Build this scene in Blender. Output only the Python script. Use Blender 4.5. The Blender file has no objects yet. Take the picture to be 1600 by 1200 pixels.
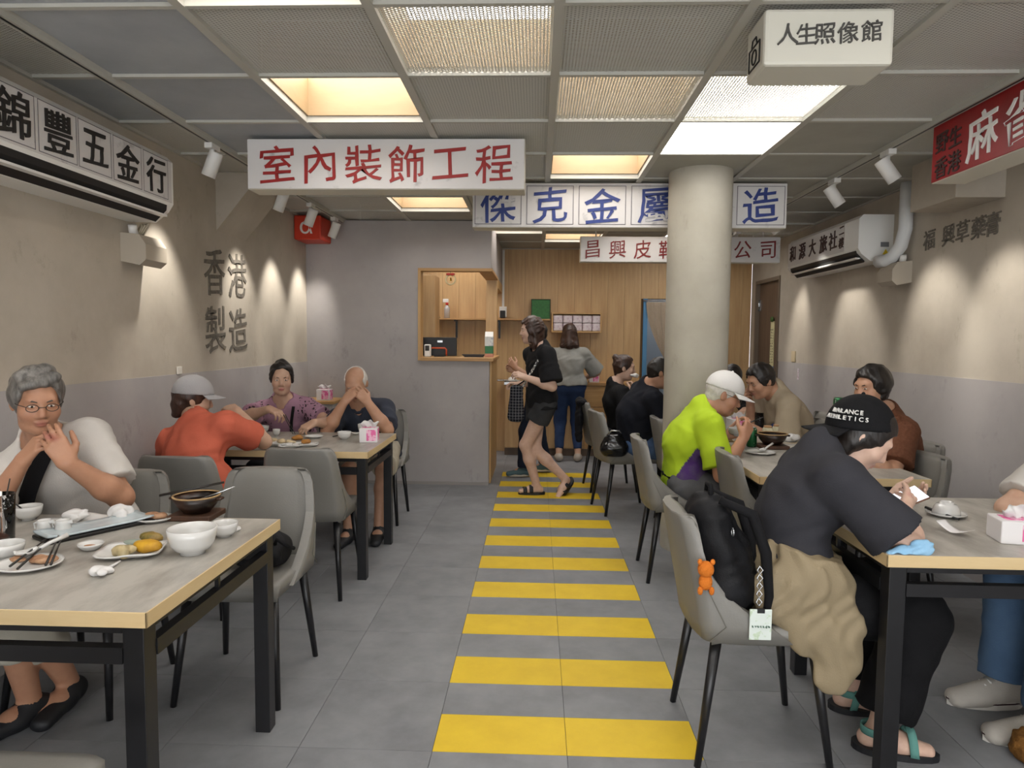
import bpy, bmesh, math, random
import numpy as np
from mathutils import Vector, Matrix

random.seed(7)
SC = bpy.context.scene
COL = SC.collection
V = Vector

# ------------------------------------------------------------------ camera
CAM_H, F_PX = 1.3984, 1049.15
PITCH, YAW, ROLL = 0.067367, 0.035756, 0.009392
_fw = V((-math.sin(YAW)*math.cos(PITCH), math.cos(YAW)*math.cos(PITCH), -math.sin(PITCH)))
_r0 = V((math.cos(YAW), math.sin(YAW), 0)); _u0 = _r0.cross(_fw)
_rt = _r0*math.cos(ROLL)+_u0*math.sin(ROLL); _up = _u0*math.cos(ROLL)-_r0*math.sin(ROLL)
cam_data = bpy.data.cameras.new('camera'); cam = bpy.data.objects.new('camera', cam_data)
COL.objects.link(cam); SC.camera = cam
cam_data.sensor_width = 36; cam_data.lens = F_PX/1600*36; cam_data.clip_start = .02
cam.matrix_world = Matrix(((_rt.x, _up.x, -_fw.x, 0), (_rt.y, _up.y, -_fw.y, 0), (_rt.z, _up.z, -_fw.z, CAM_H), (0, 0, 0, 1)))

def at(x, y, Y):
    """point on the pixel's ray at room depth Y"""
    d = _fw + _rt*((x-800)/F_PX) - _up*((y-600)/F_PX)
    t = Y/d.y
    return V((d.x*t, Y, CAM_H+d.z*t))
def atz(x, y, z):
    d = _fw + _rt*((x-800)/F_PX) - _up*((y-600)/F_PX)
    t = (z-CAM_H)/d.z
    return V((d.x*t, d.y*t, z))

# ------------------------------------------------------------------ world, exposure
world = bpy.data.worlds.new('world'); SC.world = world; world.use_nodes = True
bg = world.node_tree.nodes['Background']; bg.inputs[0].default_value = (.97, .985, 1.0, 1); bg.inputs[1].default_value = 2.6
SC.view_settings.view_transform = 'Standard'; SC.view_settings.look = 'None'
SC.view_settings.exposure = 0.85; SC.view_settings.gamma = 1; SC.view_settings.use_curve_mapping = False
PANEL_W = 4.6        # emission of the ceiling light panels
SPOT_W = 22

# ------------------------------------------------------------------ helpers
def lin(h):
    if not isinstance(h, str): return tuple(h[:3])
    h = h.lstrip('#'); o = []
    for i in (0, 2, 4):
        c = int(h[i:i+2], 16)/255
        o.append(c/12.92 if c <= .04045 else ((c+.055)/1.055)**2.4)
    return tuple(o)
_M = {}
def mat(name, col, rough=.55, metal=0., spec=.5, var=.0, vscale=6., bump=0., bscale=60., coords='Object', col2=None, stretch=(1, 1, 1), trans=0., emit=0., coat=0., detail=5., attr=False, contrast=(.35, .65), sss=0.):
    """principled material; var mixes towards col2 by noise, bump adds fine relief"""
    if name in _M: return _M[name]
    m = bpy.data.materials.new(name); m.use_nodes = True; _M[name] = m
    nt = m.node_tree; b = nt.nodes['Principled BSDF']
    c = lin(col); b.inputs['Base Color'].default_value = (*c, 1)
    b.inputs['Roughness'].default_value = rough; b.inputs['Metallic'].default_value = metal
    b.inputs['Specular IOR Level'].default_value = spec
    if trans: b.inputs['Transmission Weight'].default_value = trans
    if coat: b.inputs['Coat Weight'].default_value = coat
    if sss:
        b.inputs['Subsurface Weight'].default_value = sss; b.inputs['Subsurface Radius'].default_value = (.012, .005, .003)
    if emit:
        b.inputs['Emission Color'].default_value = (*c, 1); b.inputs['Emission Strength'].default_value = emit
    L = nt.links.new; mp = None
    if var or bump:
        tc = nt.nodes.new('ShaderNodeTexCoord'); mp = nt.nodes.new('ShaderNodeMapping'); mp.inputs['Scale'].default_value = stretch
        L(tc.outputs[coords], mp.inputs[0])
    src = None
    if attr:
        a = nt.nodes.new('ShaderNodeAttribute'); a.attribute_name = 'Col'; src = a.outputs['Color']
    if var:
        n = nt.nodes.new('ShaderNodeTexNoise'); n.inputs['Scale'].default_value = vscale; n.inputs['Detail'].default_value = detail; n.inputs['Roughness'].default_value = .62
        L(mp.outputs[0], n.inputs['Vector'])
        r = nt.nodes.new('ShaderNodeMapRange'); r.inputs[1].default_value = contrast[0]; r.inputs[2].default_value = contrast[1]; r.inputs[4].default_value = var
        L(n.outputs[0], r.inputs[0])
        mx = nt.nodes.new('ShaderNodeMix'); mx.data_type = 'RGBA'
        c2 = lin(col2) if col2 else tuple(x*.55 for x in c)
        mx.inputs['A'].default_value = (*c, 1); mx.inputs['B'].default_value = (*c2, 1)
        if src is not None: L(src, mx.inputs['A'])
        L(r.outputs[0], mx.inputs['Factor']); src = mx.outputs['Result']
    if src is not None: L(src, b.inputs['Base Color'])
    if bump:
        n2 = nt.nodes.new('ShaderNodeTexNoise'); n2.inputs['Scale'].default_value = bscale; n2.inputs['Detail'].default_value = 3
        L(mp.outputs[0], n2.inputs['Vector'])
        bp = nt.nodes.new('ShaderNodeBump'); bp.inputs['Strength'].default_value = bump; bp.inputs['Distance'].default_value = .004
        L(n2.outputs[0], bp.inputs['Height']); L(bp.outputs[0], b.inputs['Normal'])
    return m

def tag(o, label=None, cat=None, group=None, kind=None):
    if label: o['label'] = label
    if cat: o['category'] = cat
    if group: o['group'] = group
    if kind: o['kind'] = kind
    return o
def thing(name, label, cat, loc=(0, 0, 0), rotz=0., group=None):
    o = bpy.data.objects.new(name, None); COL.objects.link(o); o.empty_display_size = .05
    o.location = loc; o.rotation_euler = (0, 0, rotz)
    return tag(o, label, cat, group)
def link(name, me, parent=None):
    o = bpy.data.objects.new(name, me); COL.objects.link(o)
    if parent is not None: o.parent = parent
    return o
def dup(root, loc, rotz=0., label=None, group=None):
    r = root.copy(); COL.objects.link(r); r.location = loc; r.rotation_euler = (0, 0, rotz)
    if label: r['label'] = label
    if group: r['group'] = group
    for ch in list(root.children):
        c = ch.copy(); COL.objects.link(c); c.parent = r
        for g in ch.children:
            d = g.copy(); COL.objects.link(d); d.parent = c
    return r

class MB:
    """collects simple shapes, then builds ONE mesh"""
    def __init__(s): s.v = []; s.f = []; s.sm = []; s.mi = []
    def add(s, vs, fs, smooth=False, mi=0):
        o = len(s.v); s.v += [tuple(v) for v in vs]
        for f in fs: s.f.append(tuple(i+o for i in f)); s.sm.append(smooth); s.mi.append(mi)
        return s
    def box(s, a, b, bev=0., M=None, mi=0):
        a, b = V(a), V(b)
        lo = V((min(a.x, b.x), min(a.y, b.y), min(a.z, b.z))); hi = V((max(a.x, b.x), max(a.y, b.y), max(a.z, b.z)))
        bm = bmesh.new(); bmesh.ops.create_cube(bm, size=1)
        for v in bm.verts: v.co = V(((lo.x+hi.x)/2+v.co.x*(hi.x-lo.x), (lo.y+hi.y)/2+v.co.y*(hi.y-lo.y), (lo.z+hi.z)/2+v.co.z*(hi.z-lo.z)))
        if bev: bmesh.ops.bevel(bm, geom=bm.edges[:], offset=bev, segments=2, affect='EDGES', profile=.5)
        bm.verts.index_update()
        vs = [(M @ v.co if M else v.co.copy()) for v in bm.verts]; fs = [[v.index for v in f.verts] for f in bm.faces]; bm.free()
        return s.add(vs, fs, False, mi)
    def tube(s, path, r, n=8, cap=True, mi=0, closed=False):
        path = [V(p) for p in path]; m = len(path); rs = r if isinstance(r, (list, tuple)) else [r]*m
        vs = []; prev = None
        for i, p in enumerate(path):
            if closed: t = path[(i+1) % m]-path[i-1]
            else: t = path[min(i+1, m-1)]-path[max(i-1, 0)]
            t.normalize()
            if prev is None:
                q = t.cross(V((0, 0, 1)))
                if q.length < 1e-3: q = t.cross(V((1, 0, 0)))
            else: q = prev - t*prev.dot(t)
            q.normalize(); prev = q; w = t.cross(q)
            for k in range(n):
                a = 2*math.pi*k/n; vs.append(p+(q*math.cos(a)+w*math.sin(a))*rs[i])
        fs = []
        for i in range(m if closed else m-1):
            for k in range(n):
                j = (i+1) % m
                fs.append((i*n+k, i*n+(k+1) % n, j*n+(k+1) % n, j*n+k))
        if cap and not closed: fs.append(tuple(range(n-1, -1, -1))); fs.append(tuple((m-1)*n+k for k in range(n)))
        return s.add(vs, fs, n > 5, mi)
    def cyl(s, p0, p1, r0, r1=None, n=16, mi=0): return s.tube([p0, p1], [r0, r0 if r1 is None else r1], n, True, mi)
    def lathe(s, prof, n=28, c=(0, 0, 0), sx=1., sy=1., mi=0, M=None):
        """profile [(r,z)...] about a vertical axis; radius 0 closes"""
        c = V(c); vs = []; rings = []
        for (r, z) in prof:
            if r < 1e-6: rings.append([len(vs)]); vs.append(c+V((0, 0, z)))
            else:
                rings.append(list(range(len(vs), len(vs)+n)))
                for k in range(n):
                    a = 2*math.pi*k/n; vs.append(c+V((r*math.cos(a)*sx, r*math.sin(a)*sy, z)))
        fs = []
        for A, B in zip(rings, rings[1:]):
            for k in range(n):
                if len(A) == 1 and len(B) == 1: continue
                if len(A) == 1: fs.append((A[0], B[(k+1) % n], B[k]))
                elif len(B) == 1: fs.append((A[k], A[(k+1) % n], B[0]))
                else: fs.append((A[k], A[(k+1) % n], B[(k+1) % n], B[k]))
        if M: vs = [M @ v for v in vs]
        return s.add(vs, fs, True, mi)
    def ball(s, c, r, n=14, M=None, mi=0):
        r = r if isinstance(r, (tuple, list)) else (r, r, r); c = V(c); m = max(6, n//2)
        vs = []; fs = []
        for i in range(1, m):
            th = math.pi*i/m
            for k in range(n):
                a = 2*math.pi*k/n; p = V((r[0]*math.sin(th)*math.cos(a), r[1]*math.sin(th)*math.sin(a), r[2]*math.cos(th)))
                vs.append(c+(M @ p if M else p))
        t = len(vs); p = V((0, 0, r[2])); vs.append(c+(M @ p if M else p)); vs.append(c-(M @ p if M else p))
        for i in range(m-2):
            for k in range(n): fs.append((i*n+k, (i+1)*n+k, (i+1)*n+(k+1) % n, i*n+(k+1) % n))
        for k in range(n): fs.append((t, k, (k+1) % n)); fs.append((t+1, (m-2)*n+(k+1) % n, (m-2)*n+k))
        return s.add(vs, fs, True, mi)
    def prism(s, poly, d, mi=0):
        """poly: list of 3-D points; d: extrusion vector"""
        n = len(poly); d = V(d); vs = [V(p) for p in poly]+[V(p)+d for p in poly]
        fs = [tuple(range(n)), tuple(range(2*n-1, n-1, -1))]+[(i, n+i, n+(i+1) % n, (i+1) % n) for i in range(n)]
        return s.add(vs, fs, False, mi)
    def grid(s, fn, nu, nv, th=0., closeu=False, mi=0):
        """surface fn(u,v) u,v in 0..1, thickness th along normal"""
        P = [[V(fn(i/nu, j/nv)) for j in range(nv+1)] for i in range(nu+1)]
        def nor(i, j):
            a = P[min(i+1, nu)][j]-P[max(i-1, 0)][j]; b = P[i][min(j+1, nv)]-P[i][max(j-1, 0)]
            q = a.cross(b); return q.normalized() if q.length > 1e-9 else V((0, 0, 1))
        w = nv+1; vs = [p for r in P for p in r]; fs = [(i*w+j, (i+1)*w+j, (i+1)*w+j+1, i*w+j+1) for i in range(nu) for j in range(nv)]
        if th:
            o = len(vs); vs = vs+[P[i][j]-nor(i, j)*th for i in range(nu+1) for j in range(w)]
            fs += [(o+i*w+j, o+i*w+j+1, o+(i+1)*w+j+1, o+(i+1)*w+j) for i in range(nu) for j in range(nv)]
            for i in range(nu):
                fs.append((i*w, o+i*w, o+(i+1)*w, (i+1)*w)); fs.append((i*w+nv, (i+1)*w+nv, o+(i+1)*w+nv, o+i*w+nv))
            for j in range(nv):
                fs.append((j, j+1, o+j+1, o+j)); fs.append((nu*w+j, o+nu*w+j, o+nu*w+j+1, nu*w+j+1))
        return s.add(vs, fs, True, mi)
    def mesh(s, name, *mats):
        me = bpy.data.meshes.new(name); me.from_pydata(s.v, [], s.f)
        for m in mats: me.materials.append(m)
        me.polygons.foreach_set('use_smooth', s.sm)
        if len(mats) > 1: me.polygons.foreach_set('material_index', s.mi)
        bm = bmesh.new(); bm.from_mesh(me); bmesh.ops.recalc_face_normals(bm, faces=bm.faces[:]); bm.to_mesh(me); bm.free()
        me.update(); return me
    def obj(s, name, m, parent=None):
        return link(name, s.mesh(name, *(m if isinstance(m, (list, tuple)) else [m])), parent)

_G = {}
def glyph_mesh(ch, m, bold=.018, slant=.1):
    """one character as flat lettering, about 1 x 1 around its centre in XY"""
    key = (ch, m.name, bold, slant)
    if key in _G: return _G[key]
    cu = bpy.data.curves.new('character', 'FONT'); cu.body = ch; cu.size = 1; cu.offset = bold; cu.extrude = .004; cu.resolution_u = 3
    o = bpy.data.objects.new('character', cu); COL.objects.link(o)
    bpy.context.view_layer.update()
    me = bpy.data.meshes.new_from_object(o.evaluated_get(bpy.context.evaluated_depsgraph_get()))
    bpy.data.objects.remove(o)
    n = len(me.vertices); c = np.zeros(n*3, np.float32); me.vertices.foreach_get('co', c); c = c.reshape(-1, 3)
    if n:
        lo = c.min(0); hi = c.max(0); c[:, 0] -= (lo[0]+hi[0])/2; c[:, 1] -= (lo[1]+hi[1])/2
        c[:, 1] += slant*c[:, 0]
    if slant: c[:, 0] += .010*np.sin(c[:, 1]*17+ord(ch) % 7); c[:, 1] += .012*np.sin(c[:, 0]*15+ord(ch) % 5)    # brush-like wobble
    me.vertices.foreach_set('co', c.ravel()); me.materials.clear(); me.materials.append(m); me.update()
    _G[key] = me
    return me
def letters(text, centres, size, right, up, m, parent, origin, bold=.018, slant=.1, wide=1., name='character'):
    """each character its own mesh; centres are world points on the surface, the glyph plane spans right/up"""
    right, up = V(right).normalized(), V(up).normalized(); nrm = right.cross(up)
    for ch, c in zip(text, centres):
        o = link(name, glyph_mesh(ch, m, bold, slant), parent)
        p = V(c)-V(origin)
        o.matrix_local = Matrix(((right.x*size*wide, up.x*size, nrm.x, p.x), (right.y*size*wide, up.y*size, nrm.y, p.y), (right.z*size*wide, up.z*size, nrm.z, p.z), (0, 0, 0, 1)))

def struct(o, kind='structure'):
    o['kind'] = kind; return o
# ------------------------------------------------------------------ materials
def wall_mat(name, c1, c2, c3):
    m = mat(name, c1, .85, spec=.25, var=.75, vscale=1.6, bump=.25, bscale=14, col2=c2, detail=9)
    nt = m.node_tree; b = nt.nodes['Principled BSDF']; L = nt.links.new
    old = b.inputs['Base Color'].links[0].from_socket; mp = [n for n in nt.nodes if n.type == 'MAPPING'][0]
    n = nt.nodes.new('ShaderNodeTexNoise'); n.inputs['Scale'].default_value = 5; n.inputs['Detail'].default_value = 10; n.inputs['Roughness'].default_value = .75
    mm = nt.nodes.new('ShaderNodeMapping'); mm.inputs['Scale'].default_value = (1, 1, .6); L(mp.outputs[0], mm.inputs[0]); L(mm.outputs[0], n.inputs['Vector'])
    r = nt.nodes.new('ShaderNodeMapRange'); r.inputs[1].default_value = .58; r.inputs[2].default_value = .74; r.inputs[4].default_value = .65; L(n.outputs[0], r.inputs[0])
    mx = nt.nodes.new('ShaderNodeMix'); mx.data_type = 'RGBA'; mx.inputs['B'].default_value = (*lin(c3), 1)
    L(old, mx.inputs['A']); L(r.outputs[0], mx.inputs['Factor']); L(mx.outputs['Result'], b.inputs['Base Color'])
    return m
M_WALL = wall_mat('beige_plaster', '#bab1a3', '#a2988a', '#867c6c')
M_MAUVE = wall_mat('mauve_concrete', '#aaa5a3', '#9b9695', '#807b79')
M_PILLAR = wall_mat('pillar_plaster', '#b3aea1', '#9b9587', '#857f70')
def wood_mat(name, c1, c2, axis=(9, 9, .7), rough=.5):
    m = mat(name, c1, rough, var=.9, vscale=2.2, bump=.08, bscale=30, col2=c2, stretch=axis, detail=8, contrast=(.3, .72))
    return m
M_WOOD = wood_mat('oak_laminate', '#c6a577', '#a68256')
M_WOOD2 = wood_mat('oak_edge', '#c29e68', '#aa8150')
M_WOODX = wood_mat('oak_grain_across', '#bb9460', '#9c7344', (.7, 9, 9))
M_BIRCH = wood_mat('birch_ply', '#a98f6c', '#98805d', (1, 1, 3))
M_DOOR = wood_mat('walnut_door', '#6e5a48', '#58463a')
M_WHITE = mat('white_plastic', '#e6e5e1', .4)
M_WHITE2 = mat('white_metal_paint', '#dcdad6', .45)
M_BAR = mat('grey_ceiling_bar', '#b5b3aa', .55)
M_BLACK = mat('black_metal', '#141416', .35, var=.3, vscale=20, col2='#202024')
M_DARK = mat('black_plastic', '#0f0f11', .5)
M_CHROME = mat('steel', '#b8bbbd', .25, metal=.9)
M_PLENUM = mat('dark_plenum', '#77746c', .9, var=.6, vscale=3, col2='#55524b')
M_FLOOR = mat('grey_vinyl', '#858689', .5, spec=.3, var=.8, vscale=2.4, bump=.05, bscale=40, col2='#6a6b6e', coords='Generated', detail=9, contrast=(.35, .68))
M_YEL = mat('yellow_vinyl', '#d8b82e', .5, spec=.3, var=.55, vscale=4, col2='#c4a226', detail=8, coords='Generated')
M_JOINT = mat('floor_joint', '#55565a', .9)
for m_ in (M_FLOOR, M_YEL):       # every tile its own shade and cut of the pattern
    nt = m_.node_tree; mp = [n for n in nt.nodes if n.type == 'MAPPING'][0]; tc = [n for n in nt.nodes if n.type == 'TEX_COORD'][0]
    oi = nt.nodes.new('ShaderNodeObjectInfo'); ad = nt.nodes.new('ShaderNodeVectorMath'); ad.operation = 'MULTIPLY_ADD'
    ad.inputs[1].default_value = (1, 1, 1); cb = nt.nodes.new('ShaderNodeVectorMath'); cb.operation = 'SCALE'; cb.inputs['Scale'].default_value = 37
    nt.links.new(oi.outputs['Random'], cb.inputs[0]); nt.links.new(tc.outputs['Object'], ad.inputs[0]); nt.links.new(cb.outputs[0], ad.inputs[2]); nt.links.new(ad.outputs[0], mp.inputs[0])
    mp.inputs['Scale'].default_value = (1.6, 1.6, 1.6)

def mesh_mat(name, c, pitch, open_=.5):
    """expanded metal: rows of diamond holes you can look through"""
    m = bpy.data.materials.new(name); m.use_nodes = True; nt = m.node_tree; L = nt.links.new
    b = nt.nodes['Principled BSDF']; b.inputs['Base Color'].default_value = (*lin(c), 1); b.inputs['Roughness'].default_value = .5
    out = nt.nodes['Material Output']; tc = nt.nodes.new('ShaderNodeTexCoord'); sp = nt.nodes.new('ShaderNodeSeparateXYZ'); L(tc.outputs['Object'], sp.inputs[0])
    def wave(sx, sy):
        a = nt.nodes.new('ShaderNodeMath'); a.operation = 'MULTIPLY'; a.inputs[1].default_value = sx; L(sp.outputs[0], a.inputs[0])
        c_ = nt.nodes.new('ShaderNodeMath'); c_.operation = 'MULTIPLY_ADD'; c_.inputs[1].default_value = sy; L(sp.outputs[1], c_.inputs[0]); L(a.outputs[0], c_.inputs[2])
        s = nt.nodes.new('ShaderNodeMath'); s.operation = 'SINE'; L(c_.outputs[0], s.inputs[0])
        q = nt.nodes.new('ShaderNodeMath'); q.operation = 'ABSOLUTE'; L(s.outputs[0], q.inputs[0]); return q
    k = math.pi/pitch
    w1, w2 = wave(k*.5, k), wave(-k*.5, k)
    mn = nt.nodes.new('ShaderNodeMath'); mn.operation = 'MINIMUM'; L(w1.outputs[0], mn.inputs[0]); L(w2.outputs[0], mn.inputs[1])
    g = nt.nodes.new('ShaderNodeMath'); g.operation = 'GREATER_THAN'; g.inputs[1].default_value = 1-open_; L(mn.outputs[0], g.inputs[0])
    t = nt.nodes.new('ShaderNodeBsdfTransparent'); mx = nt.nodes.new('ShaderNodeMixShader')
    L(g.outputs[0], mx.inputs[0]); L(b.outputs[0], mx.inputs[1]); L(t.outputs[0], mx.inputs[2]); L(mx.outputs[0], out.inputs[0])
    return m
M_MESH = mesh_mat('expanded_metal_mesh', '#d6d4cc', .013, .45)
M_SOLID = mat('grey_ceiling_board', '#a5a39a', .8, var=.6, vscale=3, col2='#96948a', bump=.1, bscale=40)
M_BLUEP = mat('blue_grey_board', '#a9adb0', .7, var=.7, vscale=2.5, col2='#94989d')
M_PANEL = bpy.data.materials.new('light_diffuser'); M_PANEL.use_nodes = True
_b = M_PANEL.node_tree.nodes['Principled BSDF']; _b.inputs['Base Color'].default_value = (.9, .9, .9, 1)
_b.inputs['Emission Color'].default_value = (1, .975, .945, 1); _b.inputs['Emission Strength'].default_value = PANEL_W

# ------------------------------------------------------------------ the room
XL, XR, YB, YF, ZC = -2.18, 2.60, 8.30, -2.6, 2.49
T = .4572; TX0, TY0 = -.3376, 2.1769
SEAM = 1.165
floor = struct(MB().box((XL-.2, YF, -.10), (XR+.2, YB+2, -.004)).obj('floor', M_JOINT))
def tile_mesh(w, d, m, name='floor_tile'):
    return MB().box((-w/2+.0007, -d/2+.0007, -.004), (w/2-.0007, d/2-.0007, 0), .0008).mesh(name, m)
tm_full = tile_mesh(T, T, M_FLOOR); tm_half = tile_mesh(T, T/2, M_FLOOR); tm_yel = tile_mesh(T, T/2, M_YEL, 'yellow_floor_tile')
i0 = math.floor((XL-TX0)/T); i1 = math.ceil((XR-TX0)/T)
for i in range(i0, i1):
    for j in range(-3, 14):
        cx = TX0+(i+.5)*T; y = TY0+j*T
        if y > YB: continue
        if i in (0, 1) and -1 <= j <= 10:
            link('yellow_floor_tile', tm_yel, floor).location = (cx, y+T*.25, 0)
            link('floor_tile', tm_half, floor).location = (cx, y+T*.75, 0)
        else: link('floor_tile', tm_full, floor).location = (cx, y+T*.5, 0)
rest = MB().box((XL, YF, -.004), (XR, TY0-3*T-.0007, 0)).obj('floor_tile', M_FLOOR, floor); rest['kind'] = 'stuff'

# left wall: beige above, mauve dado slightly proud below
wl = struct(MB().box((XL-.2, YF, SEAM), (XL, YB, 3.1)).obj('wall_left', M_WALL))
struct(MB().box((XL-.2, YF, 0), (XL+.006, 6.33, SEAM)).obj('wall_left_dado', M_MAUVE))
# right wall with a door opening
DY0, DY1, DZ = 7.33, 8.12, 2.10
wr = struct(MB().box((XR, YF, SEAM+.02), (XR+.2, DY0, 3.1)).box((XR, DY0, DZ), (XR+.2, DY1, 3.1)).box((XR, DY1, 0), (XR+.2, YB, 3.1)).obj('wall_right', M_WALL))
struct(MB().box((XR-.006, YF, 0), (XR+.2, DY0-.03, SEAM+.02)).obj('wall_right_dado', M_MAUVE))
d1 = struct(MB().box((XR+.03, DY0+.04, .01), (XR+.07, DY1-.04, DZ-.04), .003).obj('door_1', M_DOOR))
MB().box((XR-.012, DY0, 0), (XR+.09, DY0+.04, DZ)).box((XR-.012, DY1-.04, 0), (XR+.09, DY1, DZ)).box((XR-.012, DY0+.04, DZ-.04), (XR+.09, DY1-.04, DZ)).obj('door_frame', mat('brown_grey_frame', '#6f6152', .6), d1)
for z in (1.75, .4):
    MB().cyl((XR+.02, DY1-.045, z), (XR+.02, DY1-.045, z+.13), .009, n=10).box((XR+.022, DY1-.075, z), (XR+.03, DY1-.045, z+.13)).obj('hinge', M_CHROME, d1)
MB().tube([(XR+.03, DY0+.10, 1.0), (XR-.01, DY0+.10, 1.0), (XR-.01, DY0+.2, 1.0)], .009).obj('door_handle', M_CHROME, d1)
# back wall of wooden boards with a curtained doorway
CX0, CX1, CZ = 1.30, 2.08, 1.90
wb = struct(MB().box((XL, YB+.012, 0), (CX0, YB+.15, 3.1)).box((CX1, YB+.012, 0), (XR, YB+.15, 3.1)).box((CX0, YB+.012, CZ), (CX1, YB+.15, 3.1)).obj('wall_back', mat('board_backing', '#5f4526', .8)))
x = XL
while x < XR-.01:
    w = min(.203, XR-x)
    segs = [(0, ZC+.02)]
    if CX0-.02 < x+w/2 < CX1+.02: segs = [(CZ, ZC+.02)]
    elif x < CX0 < x+w: w = CX0-x
    elif x < CX1 < x+w: x0_ = x; w = x+w-CX1; x = CX1
    for z0, z1 in segs:
        o = MB().box((-w/2+.001, 0, z0), (w/2-.001, .012, z1), .001).obj('plank', M_WOOD, wb); o.location = (x+w/2, YB, 0)
        o.rotation_euler = (0, 0, 0)
    x += w
# room behind the doorway
struct(MB().box((CX0-.3, YB+1.4, 0), (CX1+.3, YB+1.45, 2.6)).box((CX0-.3, YB+.15, 0), (CX0-.25, YB+1.4, 2.6)).box((CX1+.25, YB+.15, 0), (CX1+.3, YB+1.4, 2.6)).box((CX0-.3, YB+.15, 2.55), (CX1+.3, YB+1.4, 2.6)).obj('wall_back_room', mat('blue_grey_paint', '#9aa3ad', .8)))
ceil_room = bpy.data.objects['wall_back_room']
MB().box((CX0+.1, YB+.5, 2.53), (CX1-.1, YB+1.1, 2.545)).obj('light_panel', M_PANEL, ceil_room)
struct(MB().box((CX0-.001, YB-.012, 0), (CX0+.05, YB+.16, CZ)).box((CX1-.05, YB-.012, 0), (CX1, YB+.16, CZ)).obj('trim_1', mat('blue_paint', '#4f84ae', .6)))

# cashier block: concrete front with a framed corner opening
BX, BY, BT = -.432, 6.32, .12
OX0, OZ0, OZ1, OY1 = -1.105, 1.215, 2.045, 7.30
blk = struct(MB().box((XL, BY, 0), (OX0, BY+BT, ZC)).box((OX0, BY, 0), (BX-.012, BY+BT, OZ0-.03)).box((OX0, BY, OZ1), (BX, BY+BT, ZC))
   .box((BX-BT, BY+BT, OZ1), (BX, YB, ZC)).box((BX-BT, BY+BT, 0), (BX-.012, OY1, OZ0-.03)).obj('wall_counter', M_MAUVE))
tr = struct(MB().box((OX0-.012, BY-.012, OZ1-.02), (BX+.012, BY+BT, OZ1+.006)).box((BX-BT, BY+BT, OZ1-.02), (BX+.012, OY1, OZ1+.006)).obj('trim_2', M_WOODX))
struct(MB().box((OX0-.012, BY-.014, OZ0-.03), (OX0+.014, BY+BT, OZ1-.02)).obj('trim_3', M_WOOD2))
struct(MB().box((OX0+.014, BY-.03, OZ0-.032), (BX+.03, BY+.36, OZ0), .003).box((BX-.34, BY+.36, OZ0-.032), (BX+.03, OY1, OZ0), .003).obj('trim_4', M_WOODX))
struct(MB().box((BX-.12, OY1, 0), (BX, OY1+.11, OZ1), .002).obj('trim_5', M_WOOD))
struct(MB().box((BX-.013, BY+.10, 0), (BX+.004, OY1, OZ0-.032)).obj('trim_6', M_WOOD2))
struct(MB().box((BX-.11, OY1+.11, 1.95), (BX+.006, YB-.01, OZ1+.004)).obj('trim_7', M_WOOD2))
struct(MB().box((XL, BY+BT, 0), (XL+.02, YB, ZC)).obj('wall_cashier', M_WOOD))

# pillar
struct(MB().lathe([(.205, 0), (.205, 1.2), (.205, ZC+.02)], 48, (1.065, 4.53, 0)).obj('wall_pillar', M_PILLAR))
# sloping concrete soffit on the left wall, stub beam on the right wall
struct(MB().prism([(XL-.01, 4.54, 2.10), (-1.86, 4.54, ZC+.01), (XL-.01, 4.54, ZC+.01)], (0, .47, 0)).obj('wall_left_soffit', M_WALL))
struct(MB().box((XR-.27, 3.90, 2.21), (XR+.01, 4.36, ZC+.01), .004).obj('wall_right_beam', M_WALL))
# skirting along the counter block
struct(MB().box((XL, BY-.008, 0), (BX-.012, BY, .03)).obj('baseboard_back', mat('grey_skirting', '#8d8884', .7)))

# ------------------------------------------------------------------ ceiling: bars, mesh panels and light wells
GX0, GY0, SX, SY = -1.198, 2.2756, .6305, .5993
ceil = struct(MB().box((XL-.2, YF, 3.05), (XR+.2, YB+.1, 3.15)).obj('ceiling', M_PLENUM))
gx = [XL]+[GX0+SX*i for i in range(-1, 6)]+[XR]
gy = [GY0+SY*j for j in range(-8, 11)]; gy = [y for y in gy if y < YB-.05]+[YB]
BH = .03
for k, x in enumerate(gx):
    w = .036 if 0 < k < len(gx)-1 else .02
    xa = x-w/2 if 0 < k < len(gx)-1 else (x if k == 0 else x-w)
    MB().box((xa, YF, ZC-.004), (xa+w, YB, ZC+BH)).obj('ceiling_bar', M_BAR, ceil)
bar = [MB().box((gx[k]+.018, -.011, ZC-.001), (gx[k+1]-.018, .011, ZC+BH)).mesh('ceiling_bar', M_BAR) for k in range(len(gx)-1)]
for y in gy:
    for k in range(len(gx)-1): link('ceiling_bar', bar[k], ceil).location = (0, y if y < YB else y-.012, 0)
# cell kinds: w = open light well, m = light well behind mesh, f = flush diffuser, g = flush diffuser behind mesh, s = solid board, b = blue board
cells = {(1, -1): 'w', (1, 1): 'w', (1, 5): 'w', (2, 0): 'm', (3, 1): 'm', (3, 3): 'w', (3, 8): 'w', (1, 7): 'w', (0, 8): 'f', (5, 8): 'f', (4, 1): 'g', (4, 2): 'f', (1, 9): 'w',  # some cashier and kitchen lights here are unseen, added to brighten the back
         (0+0, 99): 's', (2, -2): 'w', (3, -2): 'm', (4, -3): 'f', (2, -4): 'w', (4, -5): 'g', (1, -4): 'm', (3, 5): 'f', (4, 6): 'w', (2, 7): 'w', (5, -2): 'f', (0, -3): 'f'}  # lit cells hidden beyond the blue lettered sign are added to fill the back
panels = {}
def panel(k, m, thick=.004, z=ZC+.012):
    key = (k, m.name)
    if key not in panels:
        w = gx[k+1]-gx[k]
        panels[key] = MB().box((-w/2+.017, -SY/2+.012, 0), (w/2-.017, SY/2-.012, thick)).mesh('ceiling_panel', m)
    return panels[key]
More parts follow.
